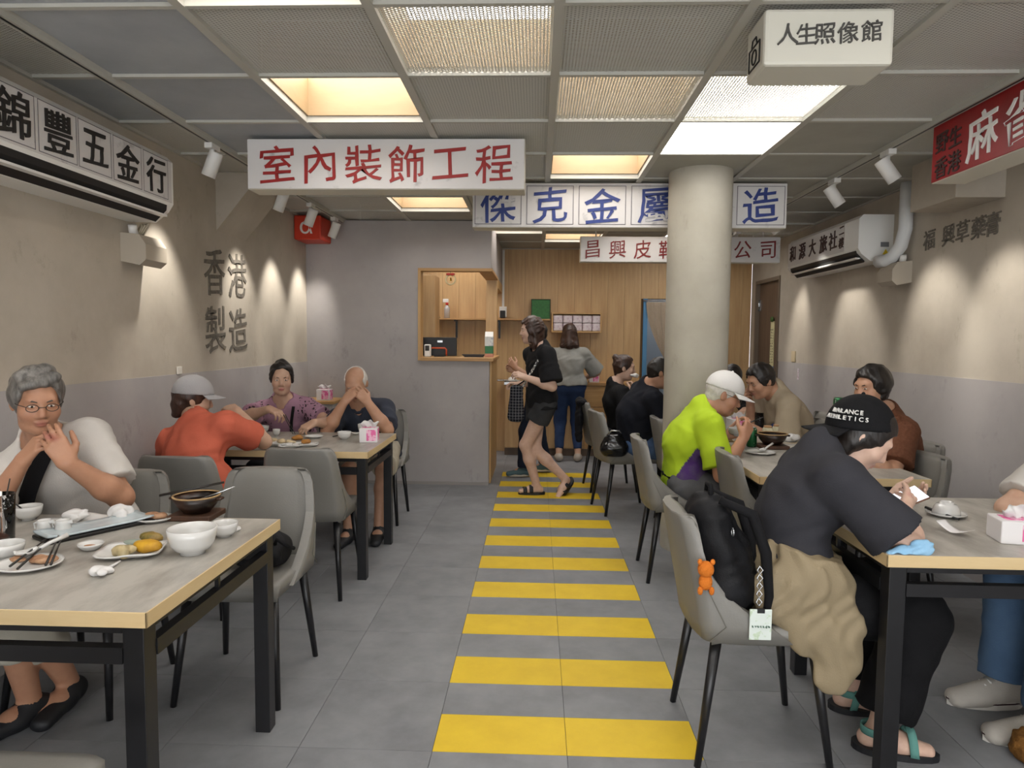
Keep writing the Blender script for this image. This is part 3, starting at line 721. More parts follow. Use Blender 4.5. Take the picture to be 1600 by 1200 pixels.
def nets(name, F, xs, ys, zs):
    F[0] = F[-1] = .1; F[:, 0] = F[:, -1] = .1; F[:, :, 0] = F[:, :, -1] = .1
    s = F < 0; c = np.zeros(tuple(n-1 for n in F.shape), np.int8)
    for i in (0, 1):
        for j in (0, 1):
            for k in (0, 1): c += s[i:F.shape[0]-1+i, j:F.shape[1]-1+j, k:F.shape[2]-1+k]
    I = np.nonzero((c > 0) & (c < 8)); n = len(I[0])
    acc = np.zeros((n, 3), np.float64); cnt = np.zeros(n)
    A = (xs, ys, zs); cor = [(i, j, k) for i in (0, 1) for j in (0, 1) for k in (0, 1)]
    val = {o: F[I[0]+o[0], I[1]+o[1], I[2]+o[2]] for o in cor}
    for o in cor:
        for ax in range(3):
            if o[ax]: continue
            p = list(o); p[ax] = 1; p = tuple(p); f0, f1 = val[o], val[p]; w = (f0 < 0) != (f1 < 0)
            t = f0[w]/(f0[w]-f1[w]); q = [A[d][I[d][w]+o[d]].astype(np.float64) for d in range(3)]
            q[ax] = q[ax]+t*(A[ax][I[ax][w]+1]-A[ax][I[ax][w]])
            for d in range(3): acc[w, d] += q[d]
            cnt[w] += 1
    vs = acc/cnt[:, None]
    ids = np.full(c.shape, -1, np.int32); ids[I] = np.arange(n); quads = []
    for ax in range(3):
        a, b = [(1, 2), (2, 0), (0, 1)][ax]
        s0 = [slice(None)]*3; s1 = [slice(None)]*3; s0[ax] = slice(0, -1); s1[ax] = slice(1, None)
        E = np.nonzero(s[tuple(s0)] != s[tuple(s1)]); ok = (E[a] > 0) & (E[b] > 0); E = [e[ok] for e in E]
        inside = s[tuple(E)]
        def cell(da, db):
            q = list(E); q[a] = q[a]-da; q[b] = q[b]-db; return ids[tuple(q)]
        Q = np.stack([cell(1, 1), cell(0, 1), cell(0, 0), cell(1, 0)], 1); Q[~inside] = Q[~inside][:, ::-1]; quads.append(Q)
    Q = np.concatenate(quads); Q = Q[(Q >= 0).all(1)]
    me = bpy.data.meshes.new(name); me.vertices.add(n); me.vertices.foreach_set('co', vs.astype(np.float32).ravel())
    me.loops.add(len(Q)*4); me.loops.foreach_set('vertex_index', Q.ravel().astype(np.int32)); me.polygons.add(len(Q))
    me.polygons.foreach_set('loop_start', np.arange(0, len(Q)*4, 4, dtype=np.int32)); me.polygons.foreach_set('loop_total', np.full(len(Q), 4, np.int32))
    me.polygons.foreach_set('use_smooth', np.ones(len(Q), bool)); me.update(calc_edges=True)
    return me
def colour(me, fn):
    n = len(me.vertices); c = np.zeros(n*3, np.float32); me.vertices.foreach_get('co', c); c = c.reshape(-1, 3)
    o = np.ones((n, 4), np.float32); o[:, :3] = fn(c)
    at_ = me.color_attributes.new('Col', 'FLOAT_COLOR', 'POINT'); at_.data.foreach_set('color', o.ravel())

# ------------------------------------------------------------------ people
def ik(a, t, l1, l2, hint):
    a, t = V(a), V(t); d = t-a; L = d.length
    if L > (l1+l2)*.995: d = d*((l1+l2)*.995/L); L = d.length; t = a+d
    if L < abs(l1-l2)+.03: L = abs(l1-l2)+.03; d = d.normalized()*L; t = a+d
    x = (l1*l1-l2*l2+L*L)/(2*L); h = math.sqrt(max(0, l1*l1-x*x)); u = d.normalized()
    q = V(hint)-u*V(hint).dot(u); q.normalize()
    return a+u*x+q*h, t
class Fig:
    """joint positions of a posed figure; R is the figure's own right side"""
    def __init__(s, sc, pel, neck, fwd, head, look, female=False, hunch=.03, shw=None, hup=(0, 0, 1), hs=.93, belly=0.):
        s.sc = sc; s.pel, s.neck, s.head = V(pel), V(neck), V(head); s.fem = female; s.belly = belly
        s.up = (s.neck-s.pel).normalized(); f = V(fwd); f = f-s.up*f.dot(s.up); s.f = f.normalized(); s.r = s.f.cross(s.up).normalized()
        s.hf = V((fwd[0], fwd[1], 0)).normalized(); s.hr = s.hf.cross(V((0, 0, 1)))
        s.mid = (s.pel+s.neck)/2-s.f*hunch
        w = (shw or (.158 if female else .178))*sc
        s.shR = s.neck+s.r*w-s.up*.055*sc+s.f*.02; s.shL = s.neck-s.r*w-s.up*.055*sc+s.f*.02
        s.lf = V(look).normalized(); hu = V(hup); hu = (hu-s.lf*hu.dot(s.lf)).normalized(); s.lu = hu; s.lr = s.lf.cross(hu); s.hs = hs*(.96 if female else 1)
        s.hand = {}; s.foot = {}
    def arm(s, side, wrist, hint=(0, 0, -1), fd=None, pn=None, curl=.5, thumb=.4):
        sh = s.shR if side == 'R' else s.shL
        e, w = ik(sh, wrist, .285*s.sc, .245*s.sc, hint)
        d = V(fd).normalized() if fd is not None else (w-e).normalized()
        n = V(pn) if pn is not None else V((0, 0, -1)); n = n-d*n.dot(d); n.normalize()
        s.hand[side] = (sh, e, w, d, n, curl, thumb); return s
    def leg(s, side, ankle, toe, hint=(0, 0, 1)):
        hp = s.pel+(s.hr if side == 'R' else -s.hr)*.088*s.sc-V((0, 0, .03*s.sc))
        k, a = ik(hp, ankle, .425*s.sc, .405*s.sc, hint); t = V(toe); t.normalize()
        s.foot[side] = (hp, k, a, t); return s
    def H(s, x, y, z): return s.head+(s.lr*x+s.lf*y+s.lu*z)*s.hs
    def HR(s): return [s.lr, s.lf, s.lu]
    def torso(s, F, o=0., ext=0.):
        c = s.sc; r = s.r; up = s.up
        a = s.pel; m = s.mid; ch = s.pel.lerp(s.neck, .70)-s.f*(.01*c); uc = s.neck-up*.07*c
        hipw = 1.62 if s.fem else 1.48
        F.rc(a-up*ext, a+up*.04*c, .104*c+o, .100*c+o, .05, S=(r, hipw))
        F.rc(a+up*.04*c, m, .098*c+o, (.083 if s.fem else .094)*c+o, .05, S=(r, 1.45))
        F.rc(m, ch, (.083 if s.fem else .094)*c+o, (.098 if s.fem else .108)*c+o, .05, S=(r, 1.40 if s.fem else 1.46))
        F.rc(ch, uc, (.098 if s.fem else .108)*c+o, .070*c+o, .05, S=(r, 1.5))
        if s.fem:
            for q in (-1, 1): F.ball(ch+s.f*.062*c+r*.065*c*q-up*.01, .055*c+o*.6, .04)
        if s.belly: F.el(m+s.f*(.04+s.belly*.4)*c-up*.05, [s.r, s.f, s.up], ((.13+s.belly*.5)*c+o, (.085+s.belly)*c+o, .15*c+o), .06)
        for sh in (s.shR, s.shL):
            F.rc(uc, sh, .066*c+o, .056*c+o, .04); F.rc(s.neck+up*.035*c, sh.lerp(s.neck, .25)-up*.005, .046*c+o*.7, .044*c+o*.7, .05)
    def body(s, name, h, hf, mat_, root, org, lips='#9a5a50', eyes=True, brow='#3a302a', lid=.0045, nose=1.):
        F = Field(); c = s.sc; hs = s.hs; H = s.H; R = s.HR(); e = lambda p, rad, k, op=1: F.el(H(*p), R, [q*hs for q in rad], k, op)
        s.torso(F)
        F.rc(s.neck-s.up*.03, H(0, -.022, -.06), .060*c if not s.fem else .052*c, .053*c if not s.fem else .046*c, .03)
        for sd, (hp, k, a, t) in s.foot.items():
            F.rc(hp, k, .085*c, .056*c, .04); F.rc(k, k.lerp(a, .35), .054*c, .054*c, .03); F.rc(k.lerp(a, .35), a, .052*c, .036*c, .03)
            F.rc(a-t*.035*c-V((0, 0, .045*c)), a+t*.06*c-V((0, 0, .040*c)), .034*c, .034*c, .03); F.rc(a+t*.06*c-V((0, 0, .05*c)), a+t*.15*c-V((0, 0, .058*c)), .032*c, .022*c, .03, S=(t.cross(V((0, 0, 1))), 1.35))
        e((0, -.012, .035), (.077, .097, .092), .02); e((0, .020, -.03), (.063, .073, .088), .03)
        F.rc(H(-.03, .03, -.085), H(.03, .03, -.085), .030*hs, .030*hs, .03); F.ball(H(0, .062, -.098), .023*hs, .025)
        for q in (-1, 1): F.ball(H(.040*q, .056, -.028), .029*hs, .025)
        F.rc(H(-.036, .078, .030), H(.036, .078, .030), .014*hs, .014*hs, .02)
        for q in (-1, 1):
            F.ball(H(.033*q, .106, .009), .017*hs, .012, -1); e((.032*q, .079, .009), (.018, .0115, .0105), .006)
            F.el(H(.079*q, -.012, -.004), [(s.lr+s.lf*.35*q).normalized(), (s.lf-s.lr*.35*q).normalized(), s.lu], (.009*hs, .021*hs, .033*hs), .008)
        F.rc(H(0, .085, .018), H(0, .105*nose, -.026), .009*hs, .0125*hs, .012)
        for q in (-1, 1): F.ball(H(.013*q, .094, -.032), .009*hs, .008)
        e((0, .089, -.058), (.024, .010, .006), .006); e((0, .087, -.070), (.020, .010, .007), .006)
        for sd, (sh, el, w, d, n, cu, th) in s.hand.items():
            F.rc(sh, el, .050*c, .040*c, .03); F.rc(el, el.lerp(w, .3), .040*c, .041*c, .03); F.rc(el.lerp(w, .3), w, .040*c, .026*c, .03, S=((d.cross(n)), 1.12))
            l = d.cross(n) if sd == 'R' else n.cross(d); hc = c*.97
            for i, (lo, fo, ln, rr) in enumerate(((.030, .085, .075, .0088), (.010, .089, .083, .0090), (-.010, .084, .077, .0086), (-.028, .073, .060, .0078))):
                kn = w+d*fo*hc+l*lo*hc; F.rc(w+l*lo*.55*hc+d*.012, kn, .018*hc, .0115*hc, .012)
                p = kn; dd = d.copy(); nn = n.copy(); fan = l*(lo*1.2); dd = (dd+fan).normalized()
                for j, (fr, an) in enumerate(((.46, 58), (.31, 78), (.23, 45))):
                    a_ = math.radians(an)*cu*(1+.06*i); dd, nn = dd*math.cos(a_)+nn*math.sin(a_), nn*math.cos(a_)-dd*math.sin(a_)
                    q = p+dd*ln*fr*hc; F.rc(p, q, rr*hc*(1-.07*j), rr*hc*(.93-.09*j), .004); p = q
            b = w+d*.022*hc+l*.024*hc+n*.006; d1 = (d*.62+l*.62+n*(.25+th*.5)).normalized(); p1 = b+d1*.045*hc; d2 = (d*.85+l*.12+n*(.2+th*.7)).normalized(); p2 = p1+d2*.032*hc; p3 = p2+(d2+n*.2).normalized()*.024*hc
            F.rc(w+d*.01, b+d1*.02, .018*hc, .0155*hc, .014); F.rc(b, p1, .0145*hc, .0115*hc, .008); F.rc(p1, p2, .011*hc, .0100*hc, .004); F.rc(p2, p3, .0100*hc, .008*hc, .003)
        fine = [(s.head, .15*hs, hf)]+[(q[2]+q[3]*.08, .12, hf) for q in s.hand.values()]
        me = F.mesh(name, h, fine)
        lp = lin(lips); hd = npv(s.head); Rm = np.array([list(s.lr), list(s.lf), list(s.lu)]); base = lin(mat_['skin'])
        def cf(v):
            q = (v-hd)@Rm.T/hs; o = np.tile(np.array(base, np.float32), (len(v), 1))
            dl = np.sqrt((q[:, 0]/.024)**2+((q[:, 2]+.064)/.0125)**2+(np.minimum(q[:, 1]-.090, 0)/.02)**2); wl = np.clip(1.4-dl, 0, 1)*.8
            dc = np.sqrt((np.abs(q[:, 0])-.042)**2+(q[:, 1]-.07)**2+(q[:, 2]+.03)**2); wc = np.clip(1-dc/.04, 0, 1)*.22
            wn = np.clip(1-np.sqrt(q[:, 0]**2+(q[:, 1]-.105)**2+(q[:, 2]+.028)**2)/.025, 0, 1)*.2
            wl = np.maximum(wl, np.maximum(wc, wn))[:, None]; return o*(1-wl)+np.array(lp)*wl
        colour(me, cf)
        me.transform(Matrix.Translation(-V(org))); me.materials.append(mat_['m']); o = link(name, me, root)
        if eyes:
            for q in (-1, 1):
                M = Matrix((s.lr, s.lf, s.lu)).transposed()
                MB().ball(H(.032*q, .0885, .0085)-V(org), (.0125*hs, .0035*hs, lid*hs), 12, M).ball(H(.032*q, .0912, .0085)-V(org), (.0048*hs, .0018*hs, lid*.98*hs), 10, M, 1).obj('eye', [mat('eye_white', '#cfc6bd', .3), mat('eye_dark', '#1d1410', .2)], root)
                MB().tube([H(.015*q, .0935, .026)-V(org), H(.032*q, .0925, .031)-V(org), H(.05*q, .079, .027)-V(org)], [.0026*hs, .0036*hs, .0016*hs], 6).obj('eyebrow', mat('brow_'+brow, brow, .8), root)
        return o
_SK = {}
def skin(c):
    if c not in _SK: _SK[c] = {'skin': c, 'm': mat('skin_'+c, c, .48, spec=.4, var=.16, vscale=28, col2='#8a5440', bump=.10, bscale=140, attr=True, sss=.06)}
    return _SK[c]
def cloth(name, c, c2=None, var=.25, vs=9, rough=.85, bump=.25, bs=220, attr=False, **k): return mat(name, c, rough, spec=.2, var=var, vscale=vs, bump=bump, bscale=bs, col2=c2, attr=attr, **k)

def finish(me, name, m, root, org, fn=None):
    if fn: colour(me, fn)
    me.transform(Matrix.Translation(-V(org))); me.materials.append(m); return link(name, me, root)
def shirt(g, name, m, root, org, o=.014, sleeve=.62, hem=.08, flare=.014, neck_r=.068, h=.009, wr=.0030, wf=30, seed=1., fn=None, vneck=0., hemn=None, ext=None, puff=0.):
    F = Field(); c = g.sc; g.torso(F, o, (hem if ext is None else ext))
    for sd, (sh, el, w, d, n, cu, th) in g.hand.items():
        u = (el-sh).normalized()
        if sleeve <= 1: F.rc(sh-u*.01, el, .055*c+o+puff, .046*c+o+flare*1.6, .03, cut=(sh+(el-sh)*sleeve, -u))
        else:
            F.rc(sh, el, .053*c+o, .043*c+o, .03); u2 = (w-el).normalized(); F.rc(el, w, .043*c+o, .030*c+o, .03, cut=(el+(w-el)*(sleeve-1), -u2))
    F.plane(g.pel-g.up*hem, hemn if hemn is not None else g.up)
    na = (g.H(0, -.02, -.05)-g.neck).normalized()
    F.rc(g.neck-na*.0+g.f*.012, g.neck+na*.25, neck_r*c, neck_r*c*1.25, .012, -1)
    if vneck: F.rc(g.neck+g.f*.10, g.neck+g.f*.12-g.up*vneck, .035*c, .006*c, .01, -1)
    return finish(F.mesh(name, h, (), wr, wf, seed), name, m, root, org, fn)
def collar(g, m, root, org, r=.064, t=.013, dz=.02, name='collar'):
    na = (g.H(0, -.02, -.05)-g.neck).normalized(); c = g.neck+na*dz+g.f*.008; a = g.r; b = (na.cross(a)).normalized()
    pts = [c+(a*math.cos(k*math.pi/12)+b*math.sin(k*math.pi/12))*r*g.sc-(na*.018 if abs(math.sin(k*math.pi/12)) > .9 and b.dot(g.f)*math.sin(k*math.pi/12) > 0 else na*0) for k in range(24)]
    return MB().tube([p-V(org) for p in pts], t, 8, closed=True).obj(name, m, root)
def pants(g, name, m, root, org, o=.012, frac=1.95, flare=0., waist=.09, h=.010, wr=.003, wf=26, seed=2., fn=None, kneeo=.006):
    F = Field(); c = g.sc
    F.rc(g.pel-g.up*.0, g.pel+g.up*.05*c, .104*c+o, .100*c+o, .04, S=(g.r, 1.62 if g.fem else 1.48), cut=(g.pel+g.up*waist, -g.up))
    for sd, (hp, k, a, t) in g.foot.items():
        if frac <= 1:
            u = (k-hp).normalized(); F.rc(hp, k, .088*c+o, .060*c+o+flare, .04, cut=(hp+(k-hp)*frac, -u))
        else:
            F.rc(hp, k, .086*c+o, .058*c+o+kneeo, .04); u = (a-k).normalized(); fr = frac-1
            F.rc(k, a, .057*c+o+kneeo, .038*c+o+flare, .03, cut=(k+(a-k)*fr, -u))
    return finish(F.mesh(name, h, (), wr, wf, seed), name, m, root, org, fn)
def shoe(g, sd, m, root, org, sole=None, tall=.0, L=.0, name='shoe', flat=True, up_=False):
    hp, k, a, t = g.foot[sd]; c = g.sc; F = Field(); z = V((0, 0, 1)); b = a-z*(.08*c); sd_ = t.cross(z).normalized()
    F.rc(b-t*.045*c+z*.035, b+t*.05*c+z*.035, .040*c, .038*c, .03); F.rc(b+t*.04*c+z*.032, b+t*(.165+L)*c+z*.018, .034*c, .026*c, .03, S=(sd_, 1.4))
    if up_: F.rc(a+t*.02*c-z*.012, b+t*.12*c+z*.036, .042*c, .030*c, .03); F.rc(b+t*.10*c+z*.03, b+t*(.17+L)*c+z*.022, .036*c, .028*c, .03, S=(sd_, 1.3))
    F.rc(b-t*.02*c+z*.04, a+z*tall, .040*c, .036*c, .03); F.rc(a+z*(.01+tall), a+z*(.1+tall), .033*c, .035*c, .006, -1)
    if flat: F.plane(b-z*.006, z)
    o = finish(F.mesh(name, .0065), name, m, root, org)
    if sole:
        mb = MB(); pts = []
        for q in range(24):
            an = 2*math.pi*q/24; x = math.cos(an); y = math.sin(an); ln = (.075 if x < 0 else .175+L+(.018 if up_ else 0))*c
            pts.append(b-V(org)+t*(x*ln+.01)+sd_*y*(.042 if x < 0 else .047)*(1.14 if up_ else 1)*c-z*.004)
        mb.prism(pts, (0, 0, .030 if up_ else .022)).obj('sole', sole, o)
    return o
def hair(g, name, m, root, org, o=.016, front=.045, back=-.06, extra=(), h=.0065, wr=.0016, wf=90, side=-.03, bald=False):
    """cap of hair: skull pushed out, face and neck cut away; extra = [(p0,p1,r0,r1)] locks in head coordinates"""
    F = Field(); R = g.HR(); hs = g.hs; H = g.H
    F.el(H(0, -.014, .037), R, [(q+o)*hs for q in (.077, .097, .092)], .02)
    F.rc(H(0, -.05, .0), H(0, -.055, back+.03), .072*hs, .055*hs, .03)
    F.rc(H(-.03, .10, front-.02), H(.03, .10, front-.02), .05*hs, .05*hs, .012, -1)
    F.el(H(0, .075, front-.10), R, (.085*hs, .075*hs, .105*hs), .012, -1)
    F.plane(H(0, 0, back), (g.lu-g.lf*.25).normalized())
    for q in (-1, 1): F.el(H(.085*q, .02, side-.045), R, (.03*hs, .045*hs, .05*hs), .01, -1)
    if bald: F.el(H(0, .045, .11), R, (.085*hs, .12*hs, .075*hs), .01, -1)
    for p0, p1, r0, r1 in extra: F.rc(H(*p0), H(*p1), r0*hs, r1*hs, .02)
    return finish(F.mesh(name, h, (), wr, wf, 3.), name, m, root, org)
def cap(g, m, root, org, rev=False, o=.024, tilt=.12, brim=.075, name='cap', crown=.0, pitch=0.):
    F = Field(); hs = g.hs; s = -1 if rev else 1; lf, lu = g.lf*math.cos(pitch)+g.lu*math.sin(pitch), g.lu*math.cos(pitch)-g.lf*math.sin(pitch)
    R = [g.lr, lf, lu]; H = lambda x, y, z: g.head+(g.lr*x+lf*y+lu*z)*hs
    F.el(H(0, -.012, .040), R, [(q+o)*hs for q in (.077, .098, .090+crown)], .02)
    F.plane(H(0, 0, .035), (lu+lf*(-tilt*s)).normalized())
    me = F.mesh(name, .006); c = finish(me, name, m, root, org)
    def br(u, v):
        a = (u-.5)*2*1.15; rr = 1+v*.75*max(0, math.cos(a*1.15))**.6 if True else 1
        x = math.sin(a)*(.077+o-.002)*(1+.12*v); y = math.cos(a)*(.098+o-.004)+v*brim*math.cos(a*.95)
        return H(x, s*y-.012, .035+tilt*y*1.0-.018*v-.10*x*x*(20 if v > 0 else 12)*.5*v)-V(org)
    MB().grid(br, 20, 6, .004).obj('brim', m, c)
    MB().ball(H(0, -.012, .040+.090+o+crown)-V(org), .007, 8).obj('button', m, c)
    return c
def glasses(g, root, org, c='#1e1a18'):
    m = mat('glasses_frame_'+c, c, .3); H = g.H
    mb = MB()
    for q in (-1, 1):
        pts = [H(.033*q+.021*math.cos(k*math.pi/8), .105, .006+.015*math.sin(k*math.pi/8))-V(org) for k in range(16)]; mb.tube(pts, .0014, 6, closed=True)
        mb.tube([H(.054*q, .104, .012)-V(org), H(.078*q, .06, .012)-V(org), H(.083*q, -.01, .010)-V(org)], .0014, 6)
    mb.tube([H(-.012, .106, .008)-V(org), H(.012, .106, .008)-V(org)], .0014, 6)
    o = mb.obj('glasses', m, root)
    return o
def who(label, base): return thing('person', label, 'person', base)
M_HAIRB = mat('black_hair', '#15110f', .45, var=.5, vscale=40, col2='#2c2420', stretch=(1, 1, .25), bump=.5, bscale=110)
M_HAIRN = mat('brown_hair', '#2a1c16', .42, var=.6, vscale=40, col2='#523629', stretch=(1, 1, .2), bump=.5, bscale=110)
M_HAIRG = mat('grey_hair', '#77736e', .5, var=.8, vscale=50, col2='#2f2c2a', stretch=(1, 1, .3), bump=.5, bscale=110)
M_HAIRW = mat('white_hair', '#cfcac4', .55, var=.5, vscale=60, col2='#a59f98', bump=.5, bscale=110)
# ------------------------------------------------------------------ the people
def fl(px, py, dz=.085): p = atz(px, py, 0); return V((p.x, p.y, dz))
def D(a, b): return b-a
SK1, SK2, SK3, SK4 = skin('#ae8166'), skin('#c39f88'), skin('#b68c72'), skin('#ccab98')

# man in the white tee, hands folded in front of his mouth
org = V((-1.76, 2.6, 0)); t = who('grey haired man in a white tee, black chest strap, hands at his mouth', org)
g = Fig(1.02, (-1.77, 2.62, .565), at(70, 690, 2.57), (.06, -1, 0), at(58, 628, 2.44), (1.0, -.95, -.30), hunch=.05)
wl, wr_ = at(106, 724, 2.30), at(34, 722, 2.30)
g.arm('L', wl, (.75, -.1, -1), D(wl, at(66, 662, 2.285)), (-.6, .8, 0), .30, .3).arm('R', wr_, (-.6, -.1, -1), D(wr_, at(76, 672, 2.31)), (.7, .7, 0), .55, .3)
g.leg('L', fl(108, 1098), (.15, -1, 0), (0, -.4, 1)).leg('R', fl(48, 1128), (-.35, -1, 0), (0, -.4, 1))
g.body('body', .009, .0042, SK1, t, org, brow='#4a4540')
MW = cloth('white_jersey', '#bfbab4', '#aaa59e'); S = shirt(g, 'shirt', MW, t, org, sleeve=.78, hem=.12, vneck=.05)
pants(g, 'trousers', cloth('stone_cotton', '#a9a497', '#948e80'), t, org, frac=1.52, flare=.022)
hair(g, 'hair', M_HAIRG, t, org, front=.066, back=-.075, o=.019, wr=.003, wf=60, extra=[((-.05, .05, .115), (.055, .075, .085), .022, .018), ((-.03, .0, .13), (.06, .02, .115), .03, .02)])
glasses(g, t, org)
def strap(a, b, m, root, org, w=.045, bow=None, n=10, name='strap'):
    a, b = V(a)-V(org), V(b)-V(org); bow = V(bow) if bow is not None else V((0, 0, 0)); d = (b-a).normalized(); nn = bow.normalized() if bow.length else V((0, -1, 0)); sd = d.cross(nn).normalized()
    return MB().grid(lambda u, v: a.lerp(b, u)+bow*math.sin(math.pi*u)+sd*(v-.5)*w, n, 2, .004).obj(name, m, root)
M_STRAP = cloth('black_webbing', '#121214', '#1c1c20')
ch = g.pel.lerp(g.neck, .75)
strap(g.shL.lerp(g.neck, .45)+g.f*.085+g.up*.03, g.pel+g.f*.125+g.r*.17+g.up*.14, M_STRAP, t, org, .06, g.f*.055, name='chest_strap')
MC = mat('black_rubber', '#17181c', .6)
for sd in 'LR': shoe(g, sd, MC, t, org, L=.01)

# diner in the orange blouse, seen from behind, grey cap
org = V((-1.74, 3.42, 0)); t = who('diner in an orange blouse and pale grey cap holding chopsticks', org)
g = Fig(.98, (-1.76, 3.43, .565), at(306, 664, 3.56), (.2, 1, 0), at(303, 624, 3.66), (.80, .50, -.18), True, .05, shw=.185)
w = at(370, 643, 3.79)
g.arm('R', w, (1, .15, -1), D(w, at(356, 634, 3.84)), (-.5, .6, -.4), .6).arm('L', (-1.95, 3.84, .80), (-.8, 0, -1), (.3, 1, 0), (0, 0, -1), .5)
g.leg('R', (-1.60, 3.93, .085), (0, 1, 0)).leg('L', (-1.86, 3.93, .085), (0, 1, 0))
g.body('body', .010, .0045, SK2, t, org)
MO = cloth('orange_linen', '#c4654f', '#b25540', .4, 12)
shirt(g, 'blouse', MO, t, org, o=.017, sleeve=.68, hem=.10, flare=.014, puff=.008, wr=.0045, wf=34)
pants(g, 'trousers', cloth('dark_trousers', '#26262a', '#1b1b1e'), t, org)
hair(g, 'hair', M_HAIRN, t, org, front=.05, back=-.10, extra=[((-.03, -.075, -.05), (-.05, -.085, -.115), .045, .02), ((.02, -.08, -.05), (.03, -.085, -.11), .045, .02), ((-.06, -.04, -.04), (-.068, -.045, -.09), .03, .015)])
cap(g, cloth('pale_grey_cotton', '#a5a3a4', '#918f92'), t, org)
mb = MB()
for i in range(16):
    u = g.shR.lerp(g.hand['R'][1], .35+.028*(i % 6)); mb.ball(u+V((.0, -.079-.002*(i % 3), -.03+.018*(i//4)+.01*(i % 2)))-org, .0035, 8)
o = mb.obj('sequins', mat('dark_sequins', '#2a211c', .3, metal=.6), t); o['kind'] = 'stuff'
for sd in 'LR': shoe(g, sd, MC, t, org)

# diner in the floral shirt
org = V((-1.80, 4.92, 0)); t = who('diner in a mauve floral shirt reaching with chopsticks', org)
g = Fig(.97, (-1.80, 4.93, .57), at(443, 628, 4.80), (0, -1, 0), at(440, 592, 4.70), (.36, -1, -.16), True, .04, shw=.175, belly=.02)
w = at(420, 639, 4.42); w2 = at(492, 660, 4.42)
g.arm('R', w, (-1, 0, -.35), D(w, at(452, 652, 4.36)), (.1, .1, -1), .55).arm('L', w2, (1, .1, -.5), D(w2, at(470, 672, 4.36)), (-.2, .3, -1), .6)
g.leg('R', (-1.92, 4.50, .085), (0, -1, 0)).leg('L', (-1.68, 4.50, .085), (0, -1, 0))
g.body('body', .010, .0048, SK2, t, org, lips='#9c4a50')
fl_m = cloth('floral_print', '#a27f93', '#a27f93', .0)
nt = fl_m.node_tree; vo = nt.nodes.new('ShaderNodeTexVoronoi'); vo.inputs['Scale'].default_value = 38; tc = nt.nodes.new('ShaderNodeTexCoord'); nt.links.new(tc.outputs['Object'], vo.inputs['Vector'])
nz = nt.nodes.new('ShaderNodeTexNoise'); nz.inputs['Scale'].default_value = 45; nt.links.new(tc.outputs['Object'], nz.inputs['Vector'])
mth = nt.nodes.new('ShaderNodeMath'); mth.operation = 'GREATER_THAN'; mth.inputs[1].default_value = .52; nt.links.new(nz.outputs[0], mth.inputs[0])
m2 = nt.nodes.new('ShaderNodeMath'); m2.operation = 'LESS_THAN'; m2.inputs[1].default_value = .42; nt.links.new(vo.outputs[0], m2.inputs[0])
mu = nt.nodes.new('ShaderNodeMath'); mu.operation = 'MULTIPLY'; nt.links.new(mth.outputs[0], mu.inputs[0]); nt.links.new(m2.outputs[0], mu.inputs[1])
spx = nt.nodes.new('ShaderNodeSeparateXYZ'); nt.links.new(tc.outputs['Object'], spx.inputs[0]); ab = nt.nodes.new('ShaderNodeMath'); ab.operation = 'ABSOLUTE'; nt.links.new(spx.outputs[0], ab.inputs[0])
gt = nt.nodes.new('ShaderNodeMath'); gt.operation = 'GREATER_THAN'; gt.inputs[1].default_value = .095; nt.links.new(ab.outputs[0], gt.inputs[0])
mu2 = nt.nodes.new('ShaderNodeMath'); mu2.operation = 'MULTIPLY'; nt.links.new(mu.outputs[0], mu2.inputs[0]); nt.links.new(gt.outputs[0], mu2.inputs[1])
mx = nt.nodes.new('ShaderNodeMix'); mx.data_type = 'RGBA'; mx.inputs['A'].default_value = (*lin('#a27d90'), 1); mx.inputs['B'].default_value = (*lin('#2b2226'), 1)
nt.links.new(mu2.outputs[0], mx.inputs['Factor']); nt.links.new(mx.outputs['Result'], nt.nodes['Principled BSDF'].inputs['Base Color'])
shirt(g, 'shirt', fl_m, t, org, o=.018, sleeve=.62, hem=.1, flare=.015, vneck=.03)
pants(g, 'trousers', cloth('charcoal_trousers', '#34343a', '#26262a'), t, org)
hair(g, 'hair', M_HAIRB, t, org, front=.080, back=-.05, o=.016, wr=.004, wf=60, extra=[((0, -.05, .115), (0, -.09, .10), .04, .035), ((-.074, .01, .0), (-.080, .0, -.03), .012, .006), ((.074, .01, .0), (.080, .0, -.03), .012, .006)])
strap(g.shL.lerp(g.neck, .4)+g.f*.08+g.up*.03, g.pel+g.f*.14+g.r*-.06+g.up*.10, M_STRAP, t, org, .02, g.f*.06, name='bag_strap')
for sd in 'LR': shoe(g, sd, MC, t, org)

# bald man in the navy polo, face in his hands
org = V((-1.22, 5.03, 0)); t = who('bald white haired man in a navy polo leaning his forehead on folded hands', org)
g = Fig(1.0, (-1.22, 5.04, .57), at(562, 634, 4.84), (0, -1, 0), at(556, 600, 4.69), (.02, -.85, -.52), False, .05)
wl, wr_ = at(574, 628, 4.54), at(538, 628, 4.54)
g.arm('L', wl, (.6, -.1, -1), D(wl, at(552, 602, 4.55)), (-.5, .8, 0), .45).arm('R', wr_, (-.6, -.1, -1), D(wr_, at(560, 604, 4.56)), (.5, .8, 0), .5)
g.leg('L', fl(592, 842), (.1, -1, 0), (.15, -.3, 1)).leg('R', fl(545, 846), (-.1, -1, 0), (-.1, -.3, 1))
g.body('body', .010, .0045, SK3, t, org, brow='#8a857e', lid=.002)
MN = cloth('navy_polo_cotton', '#383c48', '#2c303a'); shirt(g, 'polo_shirt', MN, t, org, sleeve=.80, hem=.12, vneck=.06); collar(g, MN, t, org)
pants(g, 'shorts', cloth('stone_shorts', '#a49c8c', '#8f8878'), t, org, frac=.93, flare=.02)
hair(g, 'hair', M_HAIRW, t, org, front=.10, back=-.055, o=.007, wr=.001, side=-.03, bald=True)
